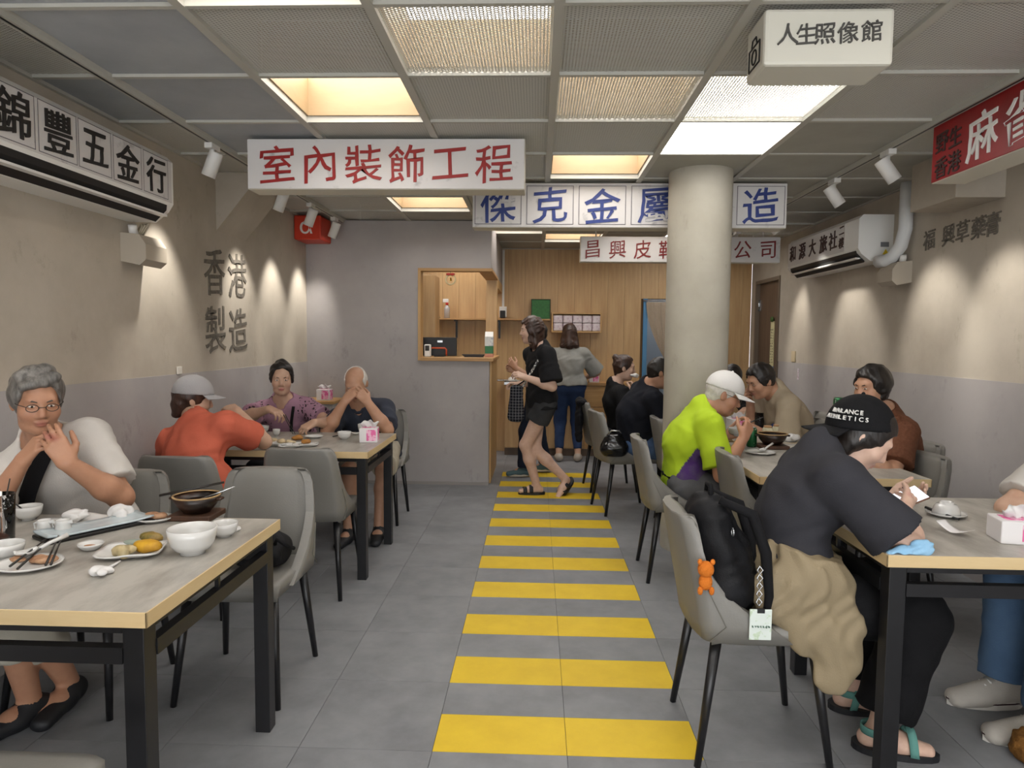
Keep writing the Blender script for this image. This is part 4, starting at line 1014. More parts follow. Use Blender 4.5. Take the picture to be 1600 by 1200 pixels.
for sd in 'LR': shoe(g, sd, MC, t, org, L=.01, tall=.01)

# walking woman in black
org = V((at(845, 640, 5.95).x, 5.95, 0)); t = who('woman in a black tee, dark shorts and sandals walking along the yellow stripes', org)
g = Fig(.955, at(846, 627, 5.95), at(846, 546, 5.95), (-1, -.45, 0), at(830, 517, 5.93), (-1, -.18, -.06), True, .0, shw=.165)
w = at(822, 590, 5.74)
g.arm('L', w, (1, -.1, -.6), D(w, at(806, 584, 5.72)), (.2, .6, -.7), .55).arm('R', at(812, 600, 6.02), (.8, .2, -1), (-1, 0, .1), (0, 0, -1), .6)
g.leg('L', fl(838, 772), (-1, -.12, 0), (-1, 0, .2)).leg('R', at(883, 748, 6.0), (-.45, -.60, -.62), (-1, -.1, .4))
g.body('body', .009, .0042, SK4, t, org, lips='#b06a66')
MK = cloth('black_jersey', '#161618', '#202023', .3)
shirt(g, 'tee_shirt', MK, t, org, o=.022, sleeve=.86, hem=.06, flare=.028, wr=.004, neck_r=.074)
pants(g, 'shorts', cloth('washed_black_denim', '#2e2f31', '#3d3e41', .6, 14), t, org, o=.016, frac=.40, flare=.03)
hair(g, 'hair', M_HAIRN, t, org, front=.05, back=-.13, o=.022, wr=.005, wf=55, extra=[((.055, -.03, -.02), (.062, -.015, -.15), .045, .03), ((-.055, -.03, -.02), (-.060, -.015, -.15), .045, .03), ((0, -.07, -.02), (0, -.075, -.16), .06, .035), ((-.055, .03, .03), (-.078, .028, -.10), .022, .014)])
strap(g.shL.lerp(g.neck, .5)+V((.02, -.05, .06)), at(812, 612, 5.78), mat('chain_check', '#2b2b2e', .5, var=1., vscale=90, col2='#d8d5cf', contrast=(.5, .52)), t, org, .018, V((0, -.04, 0)), name='bag_strap')
for sd, n in (('L', 0), ('R', 1)):
    hp, k, a, tt = g.foot[sd]; side = tt.cross(V((0, 0, 1))).normalized(); upf = side.cross(tt); b = a-upf*.085
    sl = MB(); pts = []
    for q in range(20):
        an = 2*math.pi*q/20; x = math.cos(an); pts.append(b-org+tt*(x*(.08 if x < 0 else .165))+side*math.sin(an)*.045)
    s_ = sl.prism(pts, upf*.022).obj('sandal_sole', MC, t)
    for fwd_ in (.05, .105):
        MB().grid(lambda u, v: b-org+tt*(fwd_+(v-.5)*.035)+side*(math.cos(math.pi*u)*.048)+upf*(.02+math.sin(math.pi*u)*(.062 if fwd_ < .08 else .045)), 10, 2, .004).obj('sandal_band', MC, t)

# woman in the grey sweater at the counter
org = V((at(888, 640, 7.66).x, 7.66, 0)); t = who('person in a grey sweater and jeans standing at the counter, seen from behind', org)
g = Fig(.96, (org.x+.01, 7.66, .862), at(889, 548, 7.68), (.03, 1, 0), at(890, 523, 7.72), (.05, 1, -.12), True, .02, shw=.175)
g.arm('R', at(916, 590, 7.98), (1, -.3, -.5), (-.2, 1, -.1), (0, 0, -1), .5).arm('L', at(868, 590, 7.98), (-1, -.3, -.5), (.2, 1, -.1), (0, 0, -1), .5)
g.leg('R', (org.x+.115, 7.66, .085), (.2, 1, 0), (0, 1, .1)).leg('L', (org.x-.10, 7.66, .085), (-.1, 1, 0), (0, 1, .1))
g.body('body', .011, .006, SK2, t, org)
shirt(g, 'sweater', cloth('grey_knit', '#93938f', '#82827e', .4, 30), t, org, o=.024, sleeve=.95, hem=-.01, ext=.0, flare=.02, wr=.004)
MJ = cloth('blue_denim', '#2b3d5f', '#1d2a45', .6, 7); pants(g, 'jeans', MJ, t, org, o=.010, frac=1.85, flare=-.002)
hair(g, 'hair', M_HAIRN, t, org, front=.05, back=-.14, o=.018, wr=.003, wf=60, extra=[((0, -.06, -.02), (0, -.085, -.14), .072, .07), ((.05, -.04, -.02), (.07, -.06, -.14), .055, .055), ((-.05, -.04, -.02), (-.07, -.06, -.14), .055, .055)])
for sd in 'LR': shoe(g, sd, cloth('pale_slippers', '#a99f94'), t, org)

# person half hidden behind the walking woman
org = V((at(838, 640, 6.75).x, 6.75, 0)); t = who('person in dark jeans and teal shoes half hidden behind the walking woman', org)
g = Fig(.95, (org.x+.01, 6.75, .89), at(846, 546, 6.75), (-1, 0, 0), at(838, 522, 6.75), (-1, .1, -.3), False, .02)
w1, w2 = at(806, 575, 6.66), at(806, 580, 6.86)
g.arm('L', w1, (.8, -.2, -1), D(w1, at(792, 560, 6.68)), (.2, .9, .1), .5).arm('R', w2, (.8, .2, -1), (-1, -.2, .4), (.1, -1, 0), .5)
g.leg('L', fl(818, 745), (-1, -.15, 0), (-1, 0, .1)).leg('R', fl(852, 738), (-1, -.1, 0), (-1, 0, .1))
g.body('body', .011, .006, SK3, t, org)
shirt(g, 'shirt', cloth('black_shirt', '#19191c'), t, org, sleeve=.9, hem=.08)
pants(g, 'jeans', cloth('dark_denim', '#1b2436', '#131927', .5, 7), t, org, o=.016, frac=1.97, flare=.014)
hair(g, 'hair', M_HAIRB, t, org, front=.05, back=-.06)
for sd in 'LR': shoe(g, sd, cloth('teal_leather', '#4f6468', '#42565a'), t, org, sole=mat('cream_rubber', '#b8b09c', .6))

# woman with the hair bun holding a tissue
org = V((.78, 6.28, 0)); t = who('person with a hair bun and black tee holding a tissue to the nose', org)
g = Fig(.96, (.80, 6.27, .57), at(960, 603, 6.22), (1, .08, 0), at(976, 575, 6.19), (1, -.05, -.10), True, .02)
w = at(990, 615, 6.02); g.arm('R', w, (-.1, -.5, -1), D(w, at(992, 592, 6.1)), (-.7, .4, 0), .6).arm('L', (1.22, 6.40, .80), (0, .3, -1), (1, 0, 0), (0, 0, -1), .5)
g.leg('R', (1.22, 6.17, .085), (1, 0, 0)).leg('L', (1.22, 6.37, .085), (1, 0, 0))
g.body('body', .010, .0052, SK4, t, org)
shirt(g, 'tee_shirt', MK, t, org, sleeve=.66, hem=.1, flare=.016); pants(g, 'trousers', cloth('black_trousers', '#17171a'), t, org)
hair(g, 'hair', M_HAIRN, t, org, front=.06, back=-.05, o=.012, extra=[((0, -.095, .085), (0, -.105, .10), .036, .034), ((.0, -.075, -.02), (0, -.085, -.08), .03, .012)])
bun = MB().tube([g.H(.040*math.cos(k*math.pi/7), -.083+.0*k, .072+.040*math.sin(k*math.pi/7))-org for k in range(14)], .011, 8, closed=True).obj('scrunchie', cloth('cream_fabric', '#c9b79c'), t)
for sd in 'LR': shoe(g, sd, MC, t, org)

# broad man in the navy shirt
org = V((.82, 5.48, 0)); t = who('broad man in a navy shirt bent over the table behind the pillar', org)
g = Fig(1.06, (.80, 5.48, .575), at(1010, 607, 5.44), (1, .12, 0), at(1032, 583, 5.38), (1, .05, -.3), False, .06, shw=.19, belly=.04)
g.arm('R', (1.28, 5.25, .80), (-.1, -.3, -1), (1, .1, 0), (0, 0, -1), .5).arm('L', (1.28, 5.70, .80), (-.1, .3, -1), (1, 0, 0), (0, 0, -1), .5)
g.leg('R', (1.24, 5.38, .085), (1, 0, 0)).leg('L', (1.24, 5.62, .085), (1, 0, 0))
g.body('body', .010, .005, SK3, t, org)
MV = cloth('navy_jersey', '#15171f', '#1c1f29', .3); shirt(g, 'shirt', MV, t, org, o=.018, sleeve=.85, hem=.08, flare=.02); collar(g, MV, t, org)
pants(g, 'jeans', cloth('light_denim', '#4b6285', '#3c5070', .5, 8), t, org)
hair(g, 'hair', M_HAIRB, t, org, front=.052, back=-.05, o=.010)
for sd in 'LR': shoe(g, sd, MC, t, org)

# man in the lime shirt with a white cap
org = V((.92, 4.0, 0)); t = who('man in a lime and purple shirt and white cap eating beside the pillar', org)
g = Fig(.99, (.885, 4.0, .572), at(1096, 643, 3.99), (1, 0, 0), at(1131, 617, 3.97), (.92, -.10, -.40), False, .055)
w = at(1162, 684, 3.76); w2 = at(1134, 682, 4.10)
g.arm('R', w, (-.5, -.15, -1), D(w, at(1178, 650, 3.80)), (-.3, .8, .2), .65).arm('L', w2, (-.3, .3, -1), (1, 0, .25), (.1, -.3, 1), .45)
g.leg('R', (1.31, 3.86, .085), (1, -.05, 0)).leg('L', (1.31, 4.12, .085), (1, .05, 0))
g.body('body', .0095, .0042, skin('#b08268'), t, org, brow='#77716a', nose=1.05)
lime, purp, dk = np.array(lin('#a9c42c')), np.array(lin('#4a2470')), np.array(lin('#17151c'))
P0, UP, FW, RT = npv(g.pel), npv(g.up), npv(g.f), npv(g.r)
def limefn(v):
    q = v-P0; u = q@UP; f = q@FW; r = q@RT
    c0 = .015+.05*np.clip((u)/.4, 0, 1); wd = .11*np.clip(1-(u/.46), 0, 1)**.8
    side = (np.abs(r) > .06)&(np.abs(f-c0) < wd)&(u < .46)&(u > -.2)&(np.abs(r) < .19)
    o = np.where(side[:, None], purp, lime); return o
MLI = cloth('lime_sports_knit', '#a9c42c', '#9dba1c', .12, 12, attr=True)
shirt(g, 'polo_shirt', MLI, t, org, o=.017, sleeve=.84, hem=.05, flare=.022, fn=limefn, h=.0075, wr=.0035); collar(g, cloth('purple_knit', '#4a2470', '#35184f'), t, org, t=.014)
pants(g, 'trousers', cloth('grey_cargo', '#5d5d60', '#4b4b4e', .4, 10), t, org, o=.018, wr=.0045)
MB().tube([g.pel+g.up*.005+(g.r*math.cos(k*math.pi/10)*.170+g.f*math.sin(k*math.pi/10)*.118)-org for k in range(20)], .014, 6, closed=True).obj('belt', M_STRAP, t)
hair(g, 'hair', M_HAIRW, t, org, front=.06, back=-.06, o=.008, wr=.001)
cap(g, cloth('white_cotton', '#d2d0cd', '#c2c0bd', .2), t, org, brim=.085, tilt=.10); glasses(g, t, org, '#3a3026')
sh, el, ww, d_, n_, cu, th = g.hand['L']; a_ = d_.cross(n_)
MB().tube([ww-d_*.03+(a_*math.cos(k*math.pi/8)+n_*math.sin(k*math.pi/8))*.033-org for k in range(16)], .008, 8, closed=True).obj('bracelet', mat('brown_beads', '#4b3426', .4), t)
for sd in 'LR': shoe(g, sd, MC, t, org)

# man in the beige polo
org = V((1.93, 4.95, 0)); t = who('dark haired man in a beige polo resting a fist at his mouth', org)
g = Fig(1.03, (1.90, 4.95, .575), at(1212, 612, 4.86), (-1, -.12, 0), at(1188, 596, 4.80), (-.88, -.30, -.38), False, .06, shw=.19, belly=.03)
w = at(1172, 628, 4.92); g.arm('R', w, (.2, .4, -1), D(w, at(1162, 612, 4.86)), (.8, -.3, .2), .9).arm('L', (1.50, 4.66, .80), (.4, -.5, -1), (-1, .1, 0), (0, 0, -1), .5)
g.leg('R', (1.52, 5.07, .085), (-1, 0, 0)).leg('L', (1.52, 4.82, .085), (-1, 0, 0))
g.body('body', .0095, .0045, SK3, t, org)
MBG = cloth('beige_pique', '#a89a85', '#97896f'); shirt(g, 'polo_shirt', MBG, t, org, o=.017, sleeve=.80, hem=.1, flare=.02); collar(g, MBG, t, org)
pants(g, 'trousers', cloth('grey_trousers', '#4c4a48'), t, org); hair(g, 'hair', M_HAIRB, t, org, front=.055, back=-.05, o=.016, wr=.003, wf=70)
for sd in 'LR': shoe(g, sd, MC, t, org)

# woman in brown holding a green can
org = V((2.08, 3.86, 0)); t = who('person with black bobbed hair in a brown knit top holding a green can', org)
g = Fig(.95, (2.06, 3.86, .57), at(1386, 650, 3.79), (-1, -.15, 0), at(1362, 606, 3.74), (-.90, -.38, -.12), True, .03, shw=.165)
w = at(1312, 652, 3.88); g.arm('R', w, (.2, .3, -1), D(w, at(1303, 622, 3.86)), (.2, -1, 0), .6).arm('L', at(1335, 700, 3.55), (.5, -.4, -1), (-1, .1, .1), (0, 0, -1), .5)
g.leg('R', (1.66, 3.98, .085), (-1, 0, 0)).leg('L', (1.66, 3.74, .085), (-1, 0, 0))
g.body('body', .0095, .0045, SK3, t, org, lips='#9c5048')
shirt(g, 'knit_top', cloth('brown_knit', '#6b4533', '#54331f', .6, 60, bump=.8, bs=90), t, org, o=.018, sleeve=.72, hem=.1, flare=.018)
pants(g, 'trousers', cloth('dark_skirt_cloth', '#222226'), t, org); hair(g, 'hair', M_HAIRB, t, org, front=.05, back=-.075, o=.02, wr=.004, wf=60, extra=[((.06, -.02, 0), (.066, -.02, -.055), .035, .02), ((-.06, -.02, 0), (-.066, -.02, -.055), .035, .02)])
for sd in 'LR': shoe(g, sd, MC, t, org)

# girl with the backward cap looking at a phone
org = V((.86, 2.34, 0)); t = who('person in a charcoal tee and backward black cap looking down at a phone', org)
GIRL = g = Fig(.99, (.89, 2.34, .575), at(1280, 716, 2.36), (1, -.05, 0), at(1347, 684, 2.37), (.76, -.20, -.55), True, .04, shw=.172, hs=.96)
w = V((1.27, 2.33, .825)); w2 = at(1388, 782, 2.60)
g.arm('R', w, (.1, -.7, -.55), D(w, at(1432, 786, 2.45)), (-.1, .9, .3), .62).arm('L', w2, (-.1, 1, -.35), (1, -.25, .15), (.1, -.5, .8), .45)
g.leg('R', fl(1372, 1172), (1, -.28, 0), (.4, 0, 1)).leg('L', fl(1330, 1108), (1, -.1, 0), (.4, .1, 1))
g.body('body', .009, .004, SK4, t, org, lips='#b3706a', lid=.002)
MCH = cloth('charcoal_jersey', '#343439', '#2a2a2f', .5, 5); shirt(g, 'tee_shirt', MCH, t, org, o=.024, sleeve=.80, hem=-.06, ext=0., flare=.018, wr=.0035, wf=24, neck_r=.07, h=.0075)
pants(g, 'trousers', cloth('black_wide_trousers', '#0f0f11', '#17171a', .3), t, org, o=.026, frac=1.86, flare=.030, wr=.004, kneeo=.014)
hair(g, 'hair', M_HAIRB, t, org, front=.045, back=-.07, o=.014, extra=[((.055, -.03, -.03), (.05, -.04, -.12), .035, .02), ((-.055, -.03, -.03), (-.05, -.04, -.12), .035, .02), ((0, -.07, -.03), (0, -.085, -.10), .04, .025)])
cp = cap(g, cloth('black_cotton', '#101012', '#1a1a1d', .4), t, org, rev=True, tilt=.0, brim=.085, crown=.012, pitch=.55)
H = g.H; s_ = g.lr
# white lettering on the side of the cap, which sits tipped back
cu_, cf_ = g.lu*math.cos(.55)-g.lf*math.sin(.55), g.lf*math.cos(.55)+g.lu*math.sin(.55)
for line, dz, sz in (('BALANCE', .100, .021), ('ATHLETICS', .077, .021)):
    n = len(line)
    for i, chh in enumerate(line):
        if chh == ' ': continue
        th = (i-(n-1)/2)*sz*.84/.112-.62; rr = math.sqrt(max(.05, 1-((dz-.040)/.126)**2))
        P = g.head+(g.lr*math.cos(th)*.101*rr*1.012+cf_*(math.sin(th)*.122*rr*1.012-.012)+cu_*dz)*g.hs
        N = (g.lr*math.cos(th)/.101+cf_*math.sin(th)/.122+cu_*((dz-.04)/.126**2*.9)).normalized()
        up_ = (cu_-N*cu_.dot(N)).normalized(); rt_ = up_.cross(N)
        o = link('character', glyph_mesh(chh, mat('white_thread', '#d8d6d2', .6), .012, 0.), cp); p = P+N*.002-org
        o.matrix_local = Matrix(((rt_.x*sz, up_.x*sz, N.x, p.x), (rt_.y*sz, up_.y*sz, N.y, p.y), (rt_.z*sz, up_.z*sz, N.z, p.z), (0, 0, 0, 1)))
# khaki jacket tied round the waist
F = Field(); up, f, r = g.up, g.f, g.r; a = g.pel
Z3 = V((0, 0, 1)); HFR = [r, f, Z3]
F.rc(a+up*.02, a+up*.10, .140, .136, .03, S=(r, 1.64))
F.el(a+r*.165-Z3*.0, HFR, (.055, .16, .12), .03); F.el(a+r*.185+f*.06-Z3*.10, HFR, (.040, .11, .10), .03); F.el(a+r*.19+f*.11-Z3*.20, HFR, (.030, .075, .10), .04)
F.el(a-f*.11-Z3*.03, HFR, (.17, .055, .13), .03); F.el(a+f*.13+r*.10-Z3*.02, HFR, (.05, .05, .08), .03)
F.rc(a+f*.14+r*.08+up*.03, a+f*.16+r*.17-Z3*.07, .035, .03, .03)
F.plane(a+up*.125, -up)
finish(F.mesh('waist_jacket', .007, (), .0065, 48, 2.5, (1, 1, .6)), 'tied_jacket', cloth('khaki_nylon', '#8d7f66', '#7a6d55', .3, 8, rough=.6), t, org)
MT = cloth('teal_webbing', '#5f9088', '#4d7a73')
for sd in 'RL':
    hp, k, a_, tt = g.foot[sd]; side = tt.cross(V((0, 0, 1))).normalized(); b = a_-V((0, 0, .085)); pts = []
    for q in range(22):
        an = 2*math.pi*q/22; x = math.cos(an); pts.append(b-org+tt*(x*(.085 if x < 0 else .185))+side*math.sin(an)*.052)
    MB().prism(pts, (0, 0, .022)).obj('sandal_sole', MC, t)
    for y0, y1, z0, z1 in ((-.01, .07, .10, .05), (.10, .08, .05, .06)):
        MB().grid(lambda u, v: b-org+tt*(y0+(y1-y0)*u+(v-.5)*.026)+side*(math.cos(math.pi*u)*.047)+V((0, 0, .02+math.sin(math.pi*u)*(.075 if y0 > 0 else .095))), 12, 2, .004).obj('sandal_strap', MT, t)
    MB().grid(lambda u, v: b-org+tt*(.0-.055*math.sin(math.pi*u))+side*(math.cos(math.pi*u)*.042)+V((0, 0, .075+(v-.5)*.026)), 12, 2, .004).obj('heel_strap', MT, t)

# diner with canvas sneakers at the right end of the phone table
org = V((2.26, 2.47, 0)); t = who('diner in a white shirt and blue jeans with an elbow on the table', org)
g = Fig(1.0, (2.26, 2.47, .57), (2.03, 2.55, 1.0), (-1, .1, 0), (1.96, 2.50, 1.17), (-1, -.2, -.4), False, .04)
g.arm('R', (1.98, 2.44, .80), (-1, .35, -.55), (-.4, -1, 0), (0, 0, -1), .4).arm('L', (1.95, 2.28, .80), (.1, -.7, -1), (-1, .3, 0), (0, 0, -1), .4)
g.leg('R', fl(1568, 1100), (-1, -.05, 0), (-.7, .1, 1)).leg('L', fl(1640, 1162), (-1, .05, 0), (-.7, -.1, 1))
g.body('body', .010, .006, SK2, t, org)
shirt(g, 'shirt', MW, t, org, sleeve=.75, hem=.1); pants(g, 'jeans', cloth('mid_denim', '#56708e', '#425a78', .6, 6), t, org, o=.024, flare=.026, frac=1.93, kneeo=.012)
hair(g, 'hair', M_HAIRB, t, org)
for sd in 'LR':
    so = shoe(g, sd, cloth('grey_canvas', '#b3ada4', '#a19a90'), t, org, sole=mat('white_rubber', '#d0ccc4', .5), L=.02, tall=.02, up_=True)
    hp, k, a_, tt = g.foot[sd]; side = tt.cross(V((0, 0, 1))).normalized()
    b_ = a_-V((0, 0, .08)); pts = [b_-org+tt*(math.cos(q*math.pi/12)*(.077 if math.cos(q*math.pi/12) < 0 else .214)+.01)+side*math.sin(q*math.pi/12)*(.048 if math.cos(q*math.pi/12) < 0 else .054)+V((0, 0, .020)) for q in range(24)]
    MB().tube(pts, .0028, 6, closed=True).obj('sole_line', mat('dark_red_line', '#3a2428', .6), so)
    for i in range(5): MB().cyl(a_+tt*(.045+.02*i)+V((0, 0, .022-.011*i))+side*.022-org, a_+tt*(.050+.02*i)+V((0, 0, .022-.011*i))-side*.022-org, .0035, n=6).obj('lace', M_WHITE, so)

# dark haired diner beyond the beige shirt
org = V((1.62, 6.28, 0)); t = who('diner in black behind the man in the beige polo', org)
g = Fig(.98, (1.62, 6.28, .57), (1.55, 6.16, 1.02), (-.1, -1, 0), at(1144, 592, 6.10), (-.4, -1, -.4), False, .04)
g.arm('R', (1.45, 5.78, .80), (-1, 0, -1), (.4, -1, 0), (0, 0, -1), .5).arm('L', (1.78, 5.78, .80), (1, 0, -1), (-.4, -1, 0), (0, 0, -1), .5)
g.leg('R', (1.52, 5.95, .085), (0, -1, 0)).leg('L', (1.72, 5.95, .085), (0, -1, 0))
g.body('body', .012, .007, SK2, t, org)
shirt(g, 'shirt', MK, t, org, sleeve=1.7, hem=.1, h=.011); pants(g, 'trousers', cloth('black_trousers', '#17171a'), t, org); hair(g, 'hair', M_HAIRB, t, org, h=.009)
chair(1.62, 6.36, PI, 'grey dining chair of the diner in black')
# ------------------------------------------------------------------ tableware and small things
M_CHINA = mat('white_china', '#cbcac7', .18, coat=.3); M_CHOP = mat('black_lacquer', '#17130f', .3); M_TISSUE = mat('tissue_paper', '#cfcdcb', .9, bump=.4, bscale=60)
M_SOUP = mat('dark_soup', '#1f0d06', .12); M_BONE = mat('braised_scraps', '#8a5d40', .6, var=.8, vscale=40, col2='#c09a78', bump=.6, bscale=60); M_GLASS = mat('clear_glass', '#eef2f2', .03, trans=1.)
M_PINK = mat('pink_print', '#d9609a', .5, var=.9, vscale=28, col2='#e9b9cf', contrast=(.5, .55)); M_CARD = mat('white_card', '#d9d6d6', .6)
TZ = .7502
def T_(px, py): return atz(px, py, TZ)
def bowl(label, p, r, h, flip=False, m=None, group='white bowls', name='bowl', food=None):
    t = thing(name, label, 'bowl', p, 0, group)
    pr = [(0, .006), (r*.42, .006), (r*.44, 0), (r*.5, 0), (r*.50, .008), (r*.72, h*.20), (r*.88, h*.42), (r*.97, h*.72), (r, h), (r-.003, h), (r*.94, h*.72), (r*.84, h*.44), (r*.66, h*.24), (r*.4, .014), (0, .011)]
    if flip: pr = [(a, h-b) for a, b in pr]
    MB().lathe(pr, 36).obj('bowl_body', m or M_CHINA, t)
    if food: MB().lathe([(0, h*.5), (r*.78, h*.5)], 24).obj('contents', food, t)
    return t
def plate(label, p, r, sy=1., rot=0., wavy=0., square=False, m=None, group='white plates', rim=.012, name='plate'):
    t = thing(name, label, 'plate', p, rot, group)
    def f(u, v):
        a = 2*math.pi*u; c, s = math.cos(a), math.sin(a); q = 1.
        if square: q = 1/max(abs(c), abs(s))**.86
        rr = r*q*v; z = .004+(0 if v < .62 else (v-.62)/.38*rim)+(wavy*math.sin(a*4+1)*v**4 if wavy else 0)+(rim*.9*(q-1)*2.2*v**3 if square else 0)
        return (rr*c, rr*s*sy, z)
    mb = MB(); n = 36; lev = [.0, .3, .6, .75, .9, 1.]; vs = []; fs = []
    for v in lev[1:]:
        for k in range(n): vs.append(f(k/n, v))
    for v in lev[1:]:
        for k in range(n): x, y, z = f(k/n, v); vs.append((x*.99, y*.99, max(0, z-.005)))
    vs += [(0, 0, .004), (0, 0, 0)]; L = len(lev)-1; c0, c1 = len(vs)-2, len(vs)-1; o = L*n
    for k in range(n):
        k2 = (k+1) % n; fs.append((c0, k, k2)); fs.append((c1, o+k2, o+k))
        for i in range(L-1): fs.append((i*n+k, (i+1)*n+k, (i+1)*n+k2, i*n+k2)); fs.append((o+i*n+k, o+i*n+k2, o+(i+1)*n+k2, o+(i+1)*n+k))
        fs.append(((L-1)*n+k, o+(L-1)*n+k, o+(L-1)*n+k2, (L-1)*n+k2))
    mb.add(vs, fs, True).obj('plate_body', m or M_CHINA, t)
    return t
def lump(name, label, cat, p, rad, m, wr=.004, wf=60, h=.005, n=1, seed=1., group=None):
    p = V(p); F = Field(); rnd = random.Random(int(seed*97)); I = [(1, 0, 0), (0, 1, 0), (0, 0, 1)]
    F.el(p+V((0, 0, rad[2]*.8)), I, rad, .01)
    for i in range(n-1): F.el(p+V((rnd.uniform(-1, 1)*rad[0], rnd.uniform(-1, 1)*rad[1], rad[2]*rnd.uniform(.5, 1.1))), I, [q*rnd.uniform(.4, .8) for q in rad], .008)
    F.plane(p, (0, 0, 1)); me = F.mesh(name, h, (), wr, wf, seed); me.transform(Matrix.Translation(-p)); me.materials.append(m)
    o = link(name, me); o.location = p; return tag(o, label, cat, group)
def crumple(label, p, r, seed, tall=1., group='crumpled tissues', name='crumpled_tissue'):
    return lump(name, label, 'tissue', p, (r, r*.75, r*.5*tall), M_TISSUE, r*.13, 3.2/r*.9, max(.0035, r*.11), 5, seed, group)
def stick(label, a, b, r=.0035, m=None, name='chopstick', cat='chopstick', group=None):
    a, b = V(a), V(b); o = MB().cyl((0, 0, 0), b-a, r, r*.62, 8).obj(name, m or M_CHOP); o.location = a
    return tag(o, label, cat, group)
def spoon(label, p, ang, tilt=.0, m=None, group='spoons', s=1.):
    t = thing('spoon', label, 'spoon', p, ang, group)
    MB().grid(lambda u, v: ((v-.5)*.045*s*math.sin(math.pi*(.12+.8*u)), (u-.5)*.06*s, .004+.010*((v-.5)**2*4)+.008*(2*u-1)**2), 8, 6, .003).obj('spoon_bowl', m or M_CHINA, t)
    MB().tube([(0, .022*s, .010), (0, .06*s, .020+tilt), (0, .11*s, .028+tilt*2)], [.006*s, .0055*s, .007*s], 8).obj('spoon_handle', m or M_CHINA, t)
    return t
def claypot(label, p, r, h, trivet=.02, soup=True):
    t = thing('clay_pot', label, 'clay pot', V(p)+V((0, 0, trivet)), 0, 'clay pots')
    mo = mat('scorched_clay', '#3a2114', .35, var=.9, vscale=14, col2='#0e0a08', contrast=(.35, .6)); mr = mat('bare_clay_rim', '#b39468', .6, var=.6, vscale=20, col2='#8a6a42')
    MB().lathe([(0, 0), (r*.55, 0), (r*.85, h*.45), (r, h*.92), (r*.97, h*.92), (r*.82, h*.5), (r*.5, .012), (0, .010)], 40).obj('pot_body', mo, t)
    MB().lathe([(r*.985, h*.92), (r*1.01, h*.95), (r*1.01, h), (r*.93, h), (r*.93, h*.95)], 40).obj('rim', mr, t)
    for s in (-1, 1): MB().box((s*r*.92, -.016, h*.72), (s*(r+.016), .016, h*.88), .005).obj('handle', mo, t)
    MB().lathe([(0, h*.62), (r*.88, h*.62)], 32).obj('sauce', M_SOUP, t)
    if trivet:
        o = MB().box((-r*.95, -r*.80, 0), (r*.95, r*.80, trivet), .004).obj('wooden_trivet', mat('dark_trivet', '#4c2f1c', .6, var=.6, vscale=20, col2='#2f1c10')); o.location = p
        tag(o, 'wooden trivet under the '+label.split(' on ')[0], 'trivet', 'pot trivets')
    return t
def tissue_box(label, p, rot=0., w=.125, d=.10, h=.085):
    t = thing('tissue_box', label, 'tissue box', p, rot, 'pink and white tissue boxes')
    MB().box((-w/2, -d/2, 0), (w/2, d/2, h), .004).obj('box_body', M_CARD, t)
    MB().box((w/2-.001, -d/2+.006, .008), (w/2+.0012, d/2-.006, h-.006)).obj('side_print', M_PINK, t)
    MB().box((-w*.1, -d/2-.0012, .012), (w*.42, -d/2+.001, h-.01)).obj('front_print', M_PINK, t)
    MB().box((-w*.36, -d*.3, h-.001), (w*.36, d*.3, h+.0012)).obj('top_print', M_PINK, t)
    def f(u, v):
        a = u*2-1; return (a*.04*(1+.5*v), .012*math.sin(5*a+3*v)*(.5+v), h+.045*v*(1-.35*abs(a))+.006*math.sin(9*a))
    MB().grid(f, 14, 6, .0015).obj('tissue', M_TISSUE, t)
    return t

# --- table beside the left wall
t = thing('tea_glass', 'glass of iced tea with a lemon slice', 'glass', T_(4, 842))
MB().lathe([(0, 0), (.033, 0), (.039, .145), (.0365, .145), (.031, .006), (0, .006)], 32).obj('glass_body', M_GLASS, t)
MB().lathe([(0, .007), (.0308, .007), (.0335, .075), (0, .075)], 28).obj('tea', mat('iced_tea', '#6b2b12', .1), t)
MB().cyl((-.01, -.02, .066), (.0, -.026, .068), .022, n=20).obj('lemon_slice', mat('lemon', '#e2a62a', .5), t)
stick('dark straw standing in the iced tea glass', T_(4, 842)+V((-.012, 0, .012)), T_(4, 842)+V((.016, .02, .19)), .003, M_CHOP, 'straw', 'straw')
bowl('small white bowl with a dark stick beside the tea glass', T_(45, 812), .043, .05)
stick('dark chopstick leaning out of the small bowl by the tea', T_(45, 812)+V((.0, 0, .018)), T_(45, 812)+V((-.035, -.03, .075)), .0035)
for lb, px in (('white porcelain sauce pitcher next to the small bowl', 70), ('white porcelain sauce pitcher touching the long blue plate', 99)):
    t = thing('sauce_pitcher', lb, 'pitcher', T_(px, 834), 0, 'sauce pitchers')
    MB().lathe([(0, 0), (.019, 0), (.024, .018), (.020, .036), (.022, .046), (.019, .046), (.017, .036), (.02, .018), (0, .004)], 28).obj('pitcher_body', M_CHINA, t)
    MB().prism([(.018, -.006, .046), (.018, .006, .046), (.032, 0, .047)], (0, 0, -.010)).obj('spout', M_CHINA, t)
    MB().tube([(-.021, 0, .040), (-.034, 0, .034), (-.032, 0, .018), (-.022, 0, .014)], .003, 8).obj('handle', M_CHINA, t)
plate('wavy white plate holding a heap of used tissue', T_(128, 818), .095, .7, .1, .006, True)
crumple('crumpled tissue on the wavy plate', T_(118, 816)+V((0, 0, .007)), .042, 1.)
crumple('upright crumpled tissue beside the wavy plate', T_(186, 812)+V((0, 0, .002)), .034, 2., 1.7)
a, b = T_(66, 846), T_(226, 812); mid = (a+b)/2; ang = math.atan2((b-a).y, (b-a).x); ln = (b-a).length
